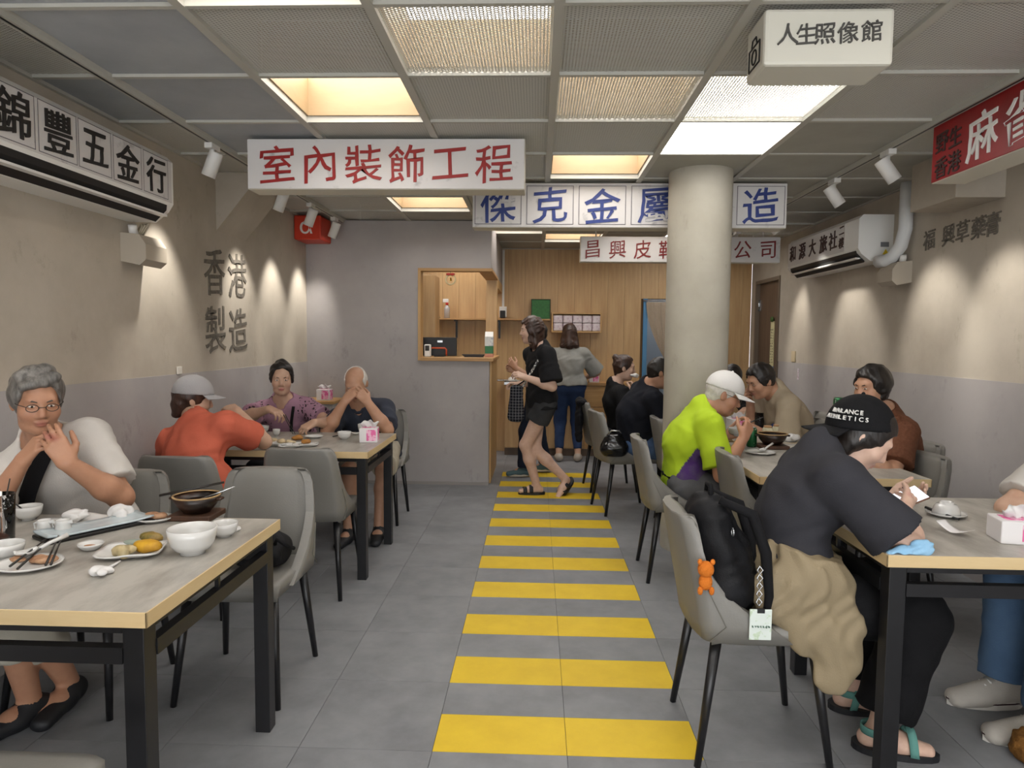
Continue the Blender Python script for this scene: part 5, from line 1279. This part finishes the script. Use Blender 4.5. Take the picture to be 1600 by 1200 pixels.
o = MB().box((-ln*.52, -.062, 0), (ln*.52, .062, .012), .004).obj('black_tray', mat('black_melamine', '#141312', .4)); o.location = mid; o.rotation_euler = (0, 0, ang); tag(o, 'black oblong tray under the long blue plate', 'tray')
t = thing('long_plate', 'long pale blue rectangular serving plate', 'plate', mid+V((0, 0, .0125)), ang); mbl = mat('pale_blue_glaze', '#a9b6bb', .25, var=.5, vscale=20, col2='#c0cacd', coat=.3)
MB().grid(lambda u, v: ((u-.5)*ln*1.02, (v-.5)*.115, .006+.016*max(0, abs(u-.5)*2-.6)**1.3+.012*max(0, abs(v-.5)*2-.7)), 16, 8, .006).obj('plate_body', mbl, t)
plate('small white sauce dish in front of the blue plate', T_(142, 858), .036, 1, 0, rim=.016, group='sauce dishes', name='sauce_dish')
lump('sauce_scraps', 'reddish scraps in the small sauce dish', 'food', T_(142, 858)+V((0, 0, .0042)), (.018, .012, .004), M_BONE, .001, 90, .003, 3)
bowl('white bowl standing by the scrap plate', T_(10, 872), .047, .045)
plate('round white plate with meat scraps and chopsticks', T_(46, 886), .085, .9, 0)
lump('meat_scraps', 'brown meat scraps on the round plate', 'food', T_(62, 882)+V((0, 0, .0045)), (.030, .020, .010), M_BONE, .003, 80, .004, 5, 3.)
lump('meat_scraps', 'small brown scraps by the spoon on the round plate', 'food', T_(28, 880)+V((0, 0, .0045)), (.022, .014, .008), M_BONE, .003, 80, .004, 4, 4.)
spoon('white china spoon lying across the round scrap plate', T_(42, 876)+V((0, 0, .012)), -.5, .004)
for i, (p, q) in enumerate((((16, 896), (72, 858)), ((28, 900), (80, 858)), ((72, 894), (92, 852)), ((80, 893), (98, 853)))):
    stick(['dark chopstick over the scrap plate, beside the spoon', 'dark chopstick over the scrap plate, parallel to the first', 'dark chopstick over the scrap plate rim', 'dark chopstick at the outer edge of the scrap plate'][i], T_(*p)+V((0, 0, .020)), T_(*q)+V((0, 0, .030)))
plate('square white plate with dumplings and yellow sponge cake', T_(206, 866), .088, .8, .25, .004, True)
lump('dumpling', 'pale wrinkled dumpling on the square plate', 'dumpling', T_(190, 872)+V((0, 0, .006)), (.027, .022, .019), mat('dumpling_skin', '#b6a47c', .5, var=.7, vscale=30, col2='#7d7350'), .0022, 90, .004, 3, 2.)
lump('sponge_cake', 'chunk of yellow cake on the square plate', 'cake', T_(232, 864)+V((0, 0, .006)), (.042, .026, .019), mat('yellow_cake', '#c99a1f', .6, var=.8, vscale=26, col2='#a3741a', bump=.5), .002, 60, .004, 2, 5.)
lump('fried_dumpling', 'browned green dumpling at the far corner of the square plate', 'dumpling', T_(238, 851)+V((0, 0, .006)), (.033, .020, .018), mat('green_filling', '#5f5a24', .5, var=.9, vscale=30, col2='#a87f3d'), .002, 80, .004, 3, 6.)
lump('radish_roll', 'grey green radish roll on the square plate', 'food', T_(212, 856)+V((0, 0, .006)), (.04, .014, .012), mat('radish_roll_skin', '#8b9488', .5), .001, 50, .004, 1, 7.)
bowl('large empty white soup bowl at the table corner', T_(301, 864), .070, .078)
bowl('medium white bowl behind the large soup bowl', T_(350, 838), .044, .046)
crumple('crumpled tissue beside the medium bowl', T_(366, 830), .018, 8.)
claypot('scorched clay pot on the bowl covered table', T_(308, 808), .080, .062)
cp_ = T_(308, 808)+V((0, 0, .088))
stick('dark chopstick laid across the scorched clay pot', cp_+V((-.11, -.045, .0)), cp_+V((.075, .055, .030))); stick('second dark chopstick across the scorched clay pot', cp_+V((-.105, -.055, .0)), cp_+V((.08, .045, .028)))
stick('steel spoon handle leaning on the scorched clay pot', cp_+V((.0, .01, -.03)), cp_+V((.125, .03, .018)), .004, M_CHROME, 'serving_spoon', 'spoon')
plate('white plate with minced meat left by the clay pot', T_(238, 814), .070, .8, 0)
lump('minced_meat', 'minced meat leftover by the clay pot', 'food', T_(246, 812)+V((0, 0, .0045)), (.032, .022, .012), M_BONE, .003, 80, .004, 5, 9.)
crumple('crumpled tissue near the front edge of the table', T_(152, 898), .026, 10.)
for i in range(3): stick('torn paper wrapper beside the crumpled tissue', T_(158+8*i, 896-4*i)+V((0, 0, .004)), T_(176+6*i, 886-3*i)+V((0, 0, .006)), .004, M_TISSUE, 'paper_wrapper', 'wrapper', 'torn paper wrappers')

# --- table of the floral shirt
bowl('white bowl at the left hand of the floral shirt diner', T_(408, 677), .052, .05); bowl('small white cup among the dumpling plates', T_(432, 681), .024, .045, name='tea_cup')
for i, (px, py, lb) in enumerate(((432, 696, 'wavy white plate with steamed dumplings'), (453, 699, 'small square plate with dumplings between two larger plates'), (478, 697, 'wavy white plate with golden rolls'))):
    plate(lb, T_(px, py), .075-.012*(i == 1), .75, .1*i, .005, True)
mdum = mat('steamed_dumpling', '#c9b795', .5, var=.5, vscale=30, col2='#a98b5e'); mgold = mat('golden_roll', '#b07a36', .5, var=.6, vscale=30, col2='#8b5722')
for px, py, m_, lb in ((428, 693, mdum, 'steamed dumpling on the left wavy plate'), (440, 694, mdum, 'plump steamed dumpling on the left wavy plate'), (453, 696, mdum, 'steamed dumpling on the small square plate'), (478, 695, mgold, 'golden roll on the wavy plate')):
    lump('dumpling', lb, 'dumpling', T_(px, py)+V((0, 0, .006)), (.028, .02, .016), m_, .002, 80, .0045, 2, px*.1)
plate('white saucer close to the floral shirt diner', T_(490, 684), .06, .8, 0); lump('pastry', 'brown pastry held over the plates', 'food', T_(466, 688)+V((0, 0, .002)), (.03, .022, .018), mgold, .002, 70, .0045, 3, 11.)
bowl('white bowl in front of the bald man', T_(538, 686), .043, .048); bowl('white cup behind the tissue box', T_(566, 676), .03, .06, name='tea_cup')
stick('dark chopstick beside the bowl of the bald man', T_(520, 683)+V((0, 0, .004)), T_(556, 676)+V((0, 0, .006))); spoon('white spoon beside the bowl of the bald man', T_(556, 680), -1.2)
tissue_box('pink and white tissue box in front of the bald man', T_(577, 690), .12, .11, .10, .09)
w = at(420, 639, 4.42)
for i in range(2): stick(['dark chopstick held by the floral shirt diner', 'second dark chopstick held by the floral shirt diner'][i], at(443+3*i, 648, 4.37), T_(458+3*i, 684)+V((0, 0, .024)), .0035)
for i in range(2): stick(['dark chopstick raised by the diner in orange', 'second dark chopstick raised by the diner in orange'][i], at(363+2*i, 636+i, 3.84), at(352+3*i, 660, 3.92), .0035)
t = thing('side_cabinet', 'low grey cabinet in the corner by the concrete wall', 'cabinet', (-1.99, 6.10, 0))
MB().box((-.18, -.19, .04), (.18, .20, .80), .004).obj('body', M_MAUVE, t); MB().box((-.19, -.205, .80), (.19, .205, .825), .003).obj('top', M_WOODX, t); MB().box((-.16, -.20, .06), (.16, -.19, .78), .003).obj('door', M_MAUVE, t)
tissue_box('tissue box on the low corner cabinet', V((-1.92, 6.02, .8255)), 0, .12, .10, .10)

# --- table with the phone
plate('white plate under the upturned bowl', T_(1478, 806), .068, 1, 0); bowl('white bowl turned upside down on its plate', T_(1478, 806)+V((0, 0, .0045)), .047, .05, True)
stick('dark spoon tray rest beside the upturned bowl', T_(1446, 800)+V((0, 0, .018)), T_(1498, 816)+V((0, 0, .010)), .006, M_DARK, 'dark_chopstick_case', 'case')
t = thing('paper_sheet', 'curled white paper slip beside the upturned bowl', 'paper', T_(1492, 834), .5); MB().grid(lambda u, v: ((v-.5)*.05, (u-.5)*.10, .0015+.030*abs(u-.5)**1.5*2+.012*u), 10, 4, .001).obj('paper', M_CARD, t)
tissue_box('pink wrapped tissue box at the far right of the phone table', T_(1592, 845), -.2, .15, .11, .075)
ph = at(1412, 780, 2.43); t = thing('smartphone', 'smartphone with a bright screen held in two hands', 'phone', ph)
py_ = V((.85, .15, .30)).normalized(); pz_ = V((-.30, -.50, .85)); pz_ = (pz_-py_*pz_.dot(py_)).normalized(); px_ = py_.cross(pz_); M = Matrix((px_, py_, pz_)).transposed().to_4x4()
MB().box((-.037, -.078, -.004), (.037, .078, .004), .003, M).obj('phone_case', mat('brown_case', '#6b4c3a', .5), t); MB().box((-.034, -.074, .0041), (.034, .074, .0048), 0, M).obj('screen', mat('lit_screen', '#dfe3ea', .2, emit=.55), t)
MB().box((-.034, -.074, .0049), (.034, -.045, .0052), 0, M).obj('screen_banner', mat('blue_banner', '#3f55a0', .3, emit=.3), t)
F = Field(); el = GIRL.hand['R'][1]; fo = (GIRL.hand['R'][2]-el).normalized(); c = el.lerp(GIRL.hand['R'][2], .22); sd = fo.cross(V((0, 0, 1))).normalized()
c = el+V((-.02, -.045, .0)); I3 = [(1, 0, 0), (0, 1, 0), (0, 0, 1)]
F.el(c+V((-.005, 0, -.004)), I3, (.068, .016, .030), .02); F.el(c+V((.035, .0, .022)), I3, (.035, .016, .026), .02); F.el(c+V((-.05, .0, -.018)), I3, (.03, .02, .016), .02); F.plane((0, 0, .7515), (0, 0, 1))
me = F.mesh('face_mask', .004, (), .0035, 75, 1.); me.transform(Matrix.Translation(-c)); me.materials.append(cloth('mask_blue', '#86b4d6', '#a7cbe4', .4, 20)); o = link('face_mask', me); o.location = c; tag(o, 'light blue surgical mask pushed up on an elbow', 'mask')

# --- table with the clay pot beside the pillar
claypot('black clay pot on the table beside the pillar', T_(1206, 700), .088, .07, .022)
plate('white plate with spoon before the black clay pot', T_(1188, 709), .085, 1, 0); spoon('white china spoon on the plate before the black clay pot', T_(1190, 708)+V((0, 0, .007)), -.9, .006)
tissue_box('pink topped tissue box beside the lime shirt man', T_(1153, 676), .1, .13, .11, .10)
def cup_glass(label, p, r, h, mliq, name='drink_glass'):
    t = thing(name, label, 'glass', p, 0, 'drink glasses'); MB().lathe([(0, 0), (r*.85, 0), (r, h), (r-.003, h), (r*.82, .006), (0, .006)], 28).obj('glass_body', M_GLASS, t)
    MB().lathe([(0, .007), (r*.81, .007), (r*.90, h*.68), (0, h*.68)], 24).obj('drink', mliq, t)
cup_glass('glass of dark cola on the clay pot table', T_(1186, 672), .036, .13, mat('cola', '#1d0b05', .1))
for px, py, lb in ((1199, 684, 'cream condiment jar with a tan lid beside the clay pot'), (1214, 682, 'second cream condiment jar behind the clay pot')):
    t = thing('condiment_jar', lb, 'jar', T_(px, py), 0, 'condiment jars'); MB().lathe([(0, 0), (.034, 0), (.036, .05), (.028, .07), (0, .07)], 28).obj('jar_body', mat('cream_glaze', '#c9c3a6', .3, var=.5, vscale=30, col2='#8f8a68'), t); MB().lathe([(0, .07), (.026, .07), (.026, .082), (0, .084)], 24).obj('lid', mat('tan_lid', '#a9825a', .6), t)
lump('folded_umbrella', 'rumpled blue folded umbrella on the clay pot table', 'umbrella', T_(1222, 676), (.085, .05, .045), cloth('blue_nylon', '#33406b', '#262f52', .5, 12), .007, 50, .006, 5, 3.)
crumple('pink and white tissue packet beside the clay pot', T_(1236, 690), .05, 5., 1.2, group='tissue packets', name='tissue_packet')
t = thing('drink_can', 'green drink can beside the lime shirt man', 'can', T_(1174, 698)); MB().lathe([(0, 0), (.026, 0), (.031, .008), (.031, .105), (.026, .118), (0, .118)], 28).obj('can_body', mat('green_can', '#1d5a33', .3, metal=.5, var=.8, vscale=30, col2='#c8c8c0', contrast=(.6, .62)), t)
MB().lathe([(.026, .118), (.0265, .121), (.024, .121), (.023, .1185)], 24).obj('can_rim', M_CHROME, t)
cn = at(1311, 640, 3.80); t = thing('drink_can', 'green drink can held by the woman in brown', 'can', cn-V((0, 0, .05))); MB().lathe([(0, 0), (.026, 0), (.031, .008), (.031, .105), (.026, .118), (0, .118)], 28).obj('can_body', _M['green_can'], t)
bowl('white rice bowl in the hand of the lime shirt man', at(1152, 676, 4.08)-V((0, 0, .02)), .055, .05)
stick('dark spoon at the mouth of the lime shirt man', at(1172, 660, 3.80), at(1192, 652, 3.86), .004)
bowl('white bowl on the table beyond the pillar', atz(1100, 655, TZ) if False else V((1.5, 5.3, TZ)), .055, .05); plate('white plate on the table beyond the pillar', V((1.45, 5.62, TZ)), .09); crumple('tissue held to the nose of the person with the bun', at(993, 590, 6.08), .03, 12., 1.4)

# ------------------------------------------------------------------ bags
M_BAG = cloth('black_nylon', '#121214', '#1c1d21', .5, 14, rough=.6)
def softbag(name, label, p, prims, wr=.005, cat='bag', m=None, parts=True, h=.008):
    p = V(p); t = thing(name, label, cat, p); F = Field()
    for q in prims: F.rc(V(q[0]), V(q[1]), q[2], q[3], .03, S=(V(q[4]), q[5]) if len(q) > 4 else None)
    me = F.mesh('bag_body', h, (), wr, 40, 1.); me.materials.append(m or M_BAG); link('bag_body', me, t); return t
t = softbag('shoulder_bag', 'black shoulder bag lying on the empty grey chair', (-1.10, 2.62, .482), [((-.06, 0, .055), (.06, 0, .06), .055, .06, (0, 1, 0), 1.7), ((0, 0, .06), (.02, 0, .11), .06, .035, (1, 0, 0), 1.8)])
MB().tube([(.08, -.06, .10), (.10, -.09, .13), (.13, -.07, .10), (.125, .02, .06)], .008, 8).obj('strap', M_STRAP, t); MB().box((-.05, -.108, .03), (.05, -.098, .06), .003).obj('buckle_flap', M_BAG, t)
t = softbag('backpack', 'black backpack propped on the grey chair behind the charcoal tee', (.64, 2.27, .482), [((.0, 0, .10), (-.05, 0, .33), .095, .075, (0, 1, 0), 1.55), ((.05, 0, .08), (.03, 0, .22), .07, .06, (0, 1, 0), 1.5)], .004)
for s in (-1, 1): MB().tube([(-.04, s*.07-.03, .40), (.06, s*.07-.05, .36), (.10, s*.08-.06, .24), (.115, s*.08-.06, .10), (.11, s*.07-.05, .0)], [.013, .018, .018, .014, .009], 8).obj('shoulder_strap', M_STRAP, t)
MB().tube([(-.05, -.03, .395), (-.05, -.02, .43), (-.05, .02, .43), (-.05, .03, .395)], .009, 8).obj('grab_handle', M_STRAP, t)
MB().tube([(.0, -.115+.013*math.cos(k*math.pi/6), .30+.013*math.sin(k*math.pi/6)) for k in range(12)], .0025, 6, closed=True).obj('ring', M_CHROME, t)
for k in range(5): MB().tube([(.08, -.145, .20-.026*k), (.09, -.148, .188-.026*k), (.08, -.150, .176-.026*k), (.072, -.148, .188-.026*k)], .0022, 6, closed=True).obj('chain_link', M_CHROME, t)
t2 = thing('card_holder', 'pale card holder with avocado drawings hanging from the backpack', 'card holder', (.725, 2.115, .475)); MB().box((-.035, -.003, -.03), (.035, .003, .07), .002).obj('card', mat('card_mint', '#cfd8d2', .4, var=.7, vscale=25, col2='#a9c09a', contrast=(.55, .6)), t2); MB().box((-.012, -.004, .058), (.012, .004, .072), .001).obj('clip', M_DARK, t2); letters('avocado', [V((.725-.0255+.0085*i, 2.1115, .49)) for i in range(7)], .012, (1, 0, 0), (0, 0, 1), mat('grey_green_print', '#5d7a6a', .6), t2, V((.725, 2.115, .475)), .0, 0.)
t2 = thing('plush_keyring', 'small orange plush figure clipped to the backpack', 'plush toy', (.545, 2.105, .60)); mpl = cloth('orange_plush', '#d0762a', '#b9611c', .5, 40, bump=.8); MB().ball((0, 0, .075), (.026, .024, .027), 16).ball((0, 0, .035), (.022, .020, .028), 14).obj('plush_body', mpl, t2)
for s in (-1, 1): MB().ball((s*.018, -.008, .008), (.009, .009, .014), 10).obj('foot', mpl, t2); MB().ball((s*.02, -.004, .1), (.008, .006, .010), 10).obj('ear', mpl, t2)
t = softbag('handbag', 'glossy black handbag on the chair of the navy shirt man', (.62, 5.26, .482), [((-.05, 0, .06), (.05, 0, .06), .06, .06, (0, 1, 0), 1.2), ((0, 0, .07), (0, 0, .13), .06, .05, (1, 0, 0), 1.6)], .002, m=mat('black_patent', '#0d0d0f', .2)); MB().tube([(-.06, -.02, .17), (-.03, -.05, .21), (.03, -.05, .21), (.06, -.02, .17)], .006, 8).obj('handle', M_CHROME, t)
t = softbag('handbag', 'soft black bag on the chair beside the black tee diner', (.60, 6.05, .482), [((-.04, 0, .06), (.05, 0, .06), .06, .06, (0, 1, 0), 1.3)]); MB().tube([(-.05, 0, .11), (0, .0, .19), (.05, 0, .11)], .006, 8).obj('handle', M_STRAP, t)
t = thing('hanging_jacket', 'dark jacket draped over a grey chair back', 'jacket', (.425, 6.27, .60)); F = Field()
F.el((0, 0, .22), [(1, 0, 0), (0, 1, 0), (0, 0, 1)], (.05, .17, .03), .03); F.el((-.02, 0, .06), [(1, 0, 0), (0, 1, 0), (0, 0, 1)], (.028, .17, .2), .03); F.rc((-.03, -.10, .1), (-.03, -.14, -.12), .035, .03, .03)
me = F.mesh('jacket', .009, (), .006, 30, 2.); me.materials.append(cloth('dark_jacket', '#16161a')); link('jacket_cloth', me, t)
t = thing('crossbody_bag', 'dark checked fabric bag carried by the walking woman', 'bag', at(806, 640, 5.72)); mck = cloth('checked_fabric', '#14151d', '#14151d', 0)
nt = mck.node_tree; br = nt.nodes.new('ShaderNodeTexBrick'); br.offset = 0; br.inputs['Scale'].default_value = 20; br.inputs['Mortar Size'].default_value = .012; br.inputs['Brick Width'].default_value = .5; br.inputs['Row Height'].default_value = .5
br.inputs['Color1'].default_value = br.inputs['Color2'].default_value = (*lin('#14151d'), 1); br.inputs['Mortar'].default_value = (*lin('#a9a9ae'), 1); tcx = nt.nodes.new('ShaderNodeTexCoord'); mpx = nt.nodes.new('ShaderNodeMapping'); mpx.inputs['Rotation'].default_value = (math.pi/2, 0, 0)
nt.links.new(tcx.outputs['Object'], mpx.inputs[0]); nt.links.new(mpx.outputs[0], br.inputs['Vector']); nt.links.new(br.outputs[0], nt.nodes['Principled BSDF'].inputs['Base Color'])
F = Field(); F.rc((0, 0, -.06), (.005, 0, .18), .05, .035, .03, S=((1, 0, 0), 1.5)); me = F.mesh('bag', .008, (), .004, 30, 1.); me.materials.append(mck); link('bag_body', me, t); MB().tube([(0, 0, .20), (.06, .02, .24), (.10, .03, .27)], .006, 6).obj('bag_loop', M_STRAP, t)

# ------------------------------------------------------------------ cashier and kitchen
YK = YB
t = thing('wall_shelf', 'thin oak shelf along the wooden back wall', 'shelf', (-.45, YK-.1, 1.62)); MB().box((-.80, -.11, 0), (.61, .10, .018), .002).obj('board', M_WOODX, t)
for x in (-.55, -.02): MB().box((x, .08, -.22), (x+.025, .10, 0)).box((x, -.08, -.02), (x+.025, .10, 0)).obj('bracket', M_BLACK, t)
p = at(698, 494, 8.15); t = thing('spray_bottle', 'clear spray bottle with a red collar on the thin shelf', 'bottle', (p.x, 8.17, 1.638)); MB().lathe([(0, 0), (.035, 0), (.036, .12), (.015, .16), (0, .16)], 24).obj('bottle_body', mat('cloudy_plastic', '#cfcfd0', .2, trans=.5), t); MB().cyl((0, 0, .16), (0, 0, .19), .017).obj('collar', mat('red_plastic', '#b8281f', .4), t); MB().box((-.05, -.012, .19), (.02, .012, .235), .006).obj('trigger_head', M_WHITE, t)
p = at(692, 494, 8.15); t = thing('service_bell', 'small black service bell beside the spray bottle', 'bell', (p.x-.08, 8.16, 1.638)); MB().lathe([(.045, .008), (.04, .03), (.022, .045), (0, .048)], 24).obj('dome', M_CHROME, t); MB().lathe([(0, 0), (.048, 0), (.048, .008), (0, .008)], 24).obj('base', M_DARK, t); MB().cyl((0, 0, .048), (0, 0, .06), .006).obj('button', M_DARK, t)
p = at(845, 483, 8.2); t = thing('green_basket', 'square green woven panel standing on the thin shelf', 'basket', (p.x, 8.21, 1.638)); w = .11
mgr = mat('green_weave', '#2f6f35', .6, var=.6, vscale=40, col2='#1f4f27'); MB().box((-w, -.02, 0), (w, .06, .235), .004).obj('panel', mgr, t); MB().box((-w-.008, -.028, 0), (-w, .06, .243)).box((w, -.028, 0), (w+.008, .06, .243)).box((-w, -.028, .235), (w, .06, .243)).obj('frame', mat('dark_green_frame', '#3b3a24', .6), t)
a, b = at(862, 488, 8.1), at(940, 520, 8.1); t = thing('wall_box_shelf', 'open oak box shelf filled with tissue packs', 'shelf', (a.x, YK-.2, b.z)); w = b.x-a.x; h = a.z-b.z
MB().box((0, 0, 0), (w, .2, .018)).box((0, 0, h-.018), (w, .2, h)).box((0, 0, .018), (.018, .2, h-.018)).box((w-.018, 0, .018), (w, .2, h-.018)).obj('box_frame', M_WOOD2, t); MB().box((.018, .185, .018), (w-.018, .195, h-.018)).obj('back_panel', M_WOOD, t)
pk = MB().box((-.056, -.07, 0), (.056, .07, .093), .012).mesh('tissue_pack', mat('pale_pack', '#d2c8cb', .5, var=.7, vscale=30, col2='#b79aa8', contrast=(.5, .6)))
for j in range(2):
    for i in range(5):
        if (i, j) == (4, 1): pass
        o = link('tissue_pack', pk); o.location = (a.x+.078+.1165*i, YK-.115, b.z+.0185+.0945*j); tag(o, ['white tissue pack in the bottom row of the oak box shelf', 'white tissue pack in the top row of the oak box shelf'][j], 'tissue pack', 'tissue packs in the oak box shelf')
# service counter
t = thing('service_counter', 'oak service counter with steel top along the back wall', 'counter', (.25, 7.97, 0)); X0, X1 = -.62, 1.0
MB().box((X0, .02, .09), (X1, .32, .85)).obj('body', M_WOOD, t); MB().box((X0, .05, 0), (X1, .32, .09)).obj('plinth', M_DOOR, t); MB().box((X0-.01, -.01, .85), (.30, .325, .885), .003).obj('steel_top', M_CHROME, t); MB().box((.301, -.01, .85), (X1+.01, .325, .885), .003).obj('wooden_top', M_WOODX, t)
for i in range(2): MB().box((X0+.01+.47*i, .003, .10), (X0+.47+.47*i, .02, .84), .002).obj('door', M_WOOD, t)
for i in range(3):
    d_ = MB().box((.33, .003, .10+.25*i), (X1-.01, .02, .34+.25*i), .002).obj('drawer', M_WOODX, t); MB().box((.58, -.006, .31+.25*i), (.74, .004, .325+.25*i), .002).obj('handle', M_DOOR, d_)
p = at(800, 598, 8.05); plate('white plate on the steel counter', (p.x, 8.08, .8855), .10); bowl('white bowl upside down on the counter plate', (p.x, 8.08, .890), .055, .05, True); plate('wide grey dish on the steel counter edge', (p.x-.14, 8.12, .8855), .09, m=M_CHROME)
p = at(928, 596, 8.05); tissue_box('pink tissue box on the wooden counter', (p.x, 8.08, .8855), 0, .12, .1, .10)
plate('brown dish beside the hand of the grey sweater person', (p.x-.16, 8.06, .8855), .07, m=mat('tan_glaze', '#a08a70', .4))
# curtain
t = thing('door_curtain', 'beige linen curtain gathered to a point in the back doorway', 'curtain', (CX0, YB-.03, 1.06)); W_ = .62
def cur(u, v):
    g_ = 1-.93*v**1.7; x = .03+W_*(.5+(u-.5)*g_)-.02*v; return (x, .012*math.sin(u*44)*(1-.3*v)+.004*math.sin(u*90), .80-.78*v+.07*abs(u-.5)*v)
MB().grid(cur, 60, 16, .002).obj('fabric', cloth('linen', '#a99a88', '#988874', .3, 30), t); MB().cyl((-.005, 0, .815), (.75, 0, .815), .008, n=10).obj('rod', M_CHROME, t)
# cashier things
t = thing('cashier_monitor', 'black point of sale monitor with an orange frame behind the sill', 'monitor', (-.955, 6.60, OZ0)); MB().box((-.17, .0, .008), (.17, .03, .19), .004).obj('screen_back', M_DARK, t); MB().box((-.05, -.03, 0), (.05, .10, .012), .003).obj('stand', M_DARK, t)
MB().tube([(-.09, -.012, .012), (-.09, -.012, .07), (-.075, -.012, .085), (.055, -.012, .085), (.07, -.012, .07), (.07, -.012, .012)], .008, 8).obj('orange_frame', mat('orange_plastic', '#c4532f', .4), t); MB().box((-.02, -.002, .14), (.03, .0, .16)).obj('logo_plate', M_CHROME, t)
o = MB().box((-1.62, 6.95, 1.36), (-1.05, 7.25, OZ1), .003).obj('wall_cabinet', M_WOOD); tag(o, 'tall oak cabinet hanging inside the cashier opening', 'cabinet')
t = thing('card_reader', 'white card reader at the end of the cashier sill', 'card reader', (-1.055, 6.50, OZ0)); MB().box((-.03, -.03, 0), (.03, .04, .12), .008).obj('reader_body', M_WHITE, t); MB().box((-.02, -.034, .06), (.02, -.03, .11)).obj('display', M_DARK, t)
t = thing('drink_carton', 'green and white drink carton on the cashier sill', 'carton', (-.465, 6.62, OZ0)); MB().box((-.04, -.04, 0), (.04, .04, .20), .002).obj('carton_body', mat('green_carton', '#1f6b3c', .5), t); MB().box((-.041, -.041, .11), (.041, .041, .201)).obj('white_print', mat('carton_print', '#cfd2cf', .5, var=.7, vscale=30, col2='#7f86a0', contrast=(.55, .6)), t); MB().prism([(-.04, -.04, .20), (-.04, .04, .20), (-.04, 0, .25)], (.08, 0, 0)).obj('gable', M_WHITE, t); MB().box((-.041, -.0415, 0), (.041, .0415, .035)).obj('fruit_print', mat('peach_print', '#c98a72', .5), t)
for i in range(3): o = MB().box((-.70-.012*i, 6.50+.01*i, OZ0+.0005+.009*i), (-.52+.006*i, 6.62, OZ0+.009*(i+1)), .001).obj('menu_folder', mat('dark_folder', '#25211f', .6)); tag(o, ['bottom dark menu folder on the cashier sill', 'middle dark menu folder on the cashier sill', 'topmost dark menu folder on the cashier sill'][i], 'menu', 'menu folders')
p = at(704, 437, 6.34); t = thing('ring_ornament', 'round pale ring ornament with a red bow hanging in the opening', 'ornament', p); MB().tube([(.045*math.cos(k*math.pi/10), 0, .045*math.sin(k*math.pi/10)) for k in range(20)], .008, 8, closed=True).obj('ring', mat('pale_wood_ring', '#d8c79a', .5), t)
for s in (-1, 1): MB().ball((s*.02, -.01, .05), (.022, .01, .013), 12).obj('bow', mat('red_ribbon', '#b02a22', .5), t)
MB().lathe([(0, .02), (.008, .018), (.012, -.008), (.016, -.012), (0, -.012)], 16).obj('bell', mat('gold', '#c0963a', .3, metal=.8), t); MB().tube([(0, 0, .045), (0, 0, OZ1-.02-p.z)], .0025, 6).obj('hook', M_DARK, t)
t = thing('wall_socket', 'white conduit with a black switch box by the cashier', 'socket', (at(786, 487, 8.28).x, YB-.012, 1.66)); MB().box((-.014, -.012, .13), (.014, .012, ZC-1.67), .002).obj('conduit', M_WHITE2, t); MB().box((-.045, -.03, 0), (.045, .012, .13), .004).obj('socket_box', M_WHITE, t); MB().box((-.035, -.07, -.01), (.03, -.03, .08), .006).obj('adapter', M_DARK, t)
# scroll on the door, notices and switch on the right wall
t = thing('door_scroll', 'pale vertical paper scroll with handwriting hung on the brown door', 'scroll', (XR+.026, 7.60, 1.0)); MB().box((-.004, -.055, .12), (.004, .055, .62)).obj('paper', mat('cream_paper', '#d9d2a6', .7), t); MB().box((-.005, -.055, .02), (.004, .055, .12)).obj('blue_print', mat('pale_blue_print', '#8aa6cc', .6), t); MB().ball((-.012, 0, .64), (.015, .05, .03), 10).obj('leaf_garland', mat('leaf_green', '#3f5a26', .6), t)
rnd = random.Random(5)
mb = MB()
for k in range(26): y_, z_ = .028-.05*(k % 2)+rnd.uniform(-.008, .008), .52-.03*(k//2); mb.box((-.0055, y_-.008, z_-.003), (-.0042, y_+rnd.uniform(.002, .012), z_+rnd.uniform(.002, .014)))
mb.obj('brush_marks', M_INK, t)['kind'] = 'stuff'
o = MB().box((XR-.012, 6.83, 1.19), (XR, 6.93, 1.30), .003).obj('wall_switch', mat('tan_plate', '#b9a98a', .5)); tag(o, 'tan wall switch plate above the grey dado', 'switch')
o = MB().box((XR-.0075, 6.72, 1.02), (XR-.0062, 6.76, 1.13)).obj('wall_notice', mat('tiny_notice', '#cfcad2', .6, var=.6, vscale=60, col2='#8a5a6a', contrast=(.5, .55))); tag(o, 'tiny paper notice stuck on the grey dado', 'notice')
o = MB().box((XR-.014, 5.55, .66), (XR-.006, 5.63, .76), .003).obj('wall_outlet', M_WHITE); tag(o, 'white wall outlet low on the right wall', 'outlet')
o = MB().box((XL+.006, 3.98, 1.165), (XL+.016, 4.03, 1.21), .002).obj('wall_notice', mat('tiny_label', '#d8d2c8', .6)); tag(o, 'tiny white label on the left wall above the dado', 'notice')
F = Field(); p = atz(1600, 1190, 0); F.rc(p+V((.02, 0, .05)), p+V((.09, -.02, .06)), .06, .06, .03); F.plane(p, (0, 0, 1)); me = F.mesh('bag', .006, (), .004, 90, 1.); me.transform(Matrix.Translation(-p)); me.materials.append(cloth('brown_fleece', '#7c5527', '#5f3e18', .7, 70, bump=1.)); o = link('fleece_bag', me); o.location = p; tag(o, 'fuzzy brown bag on the floor beside the sneakers', 'bag')
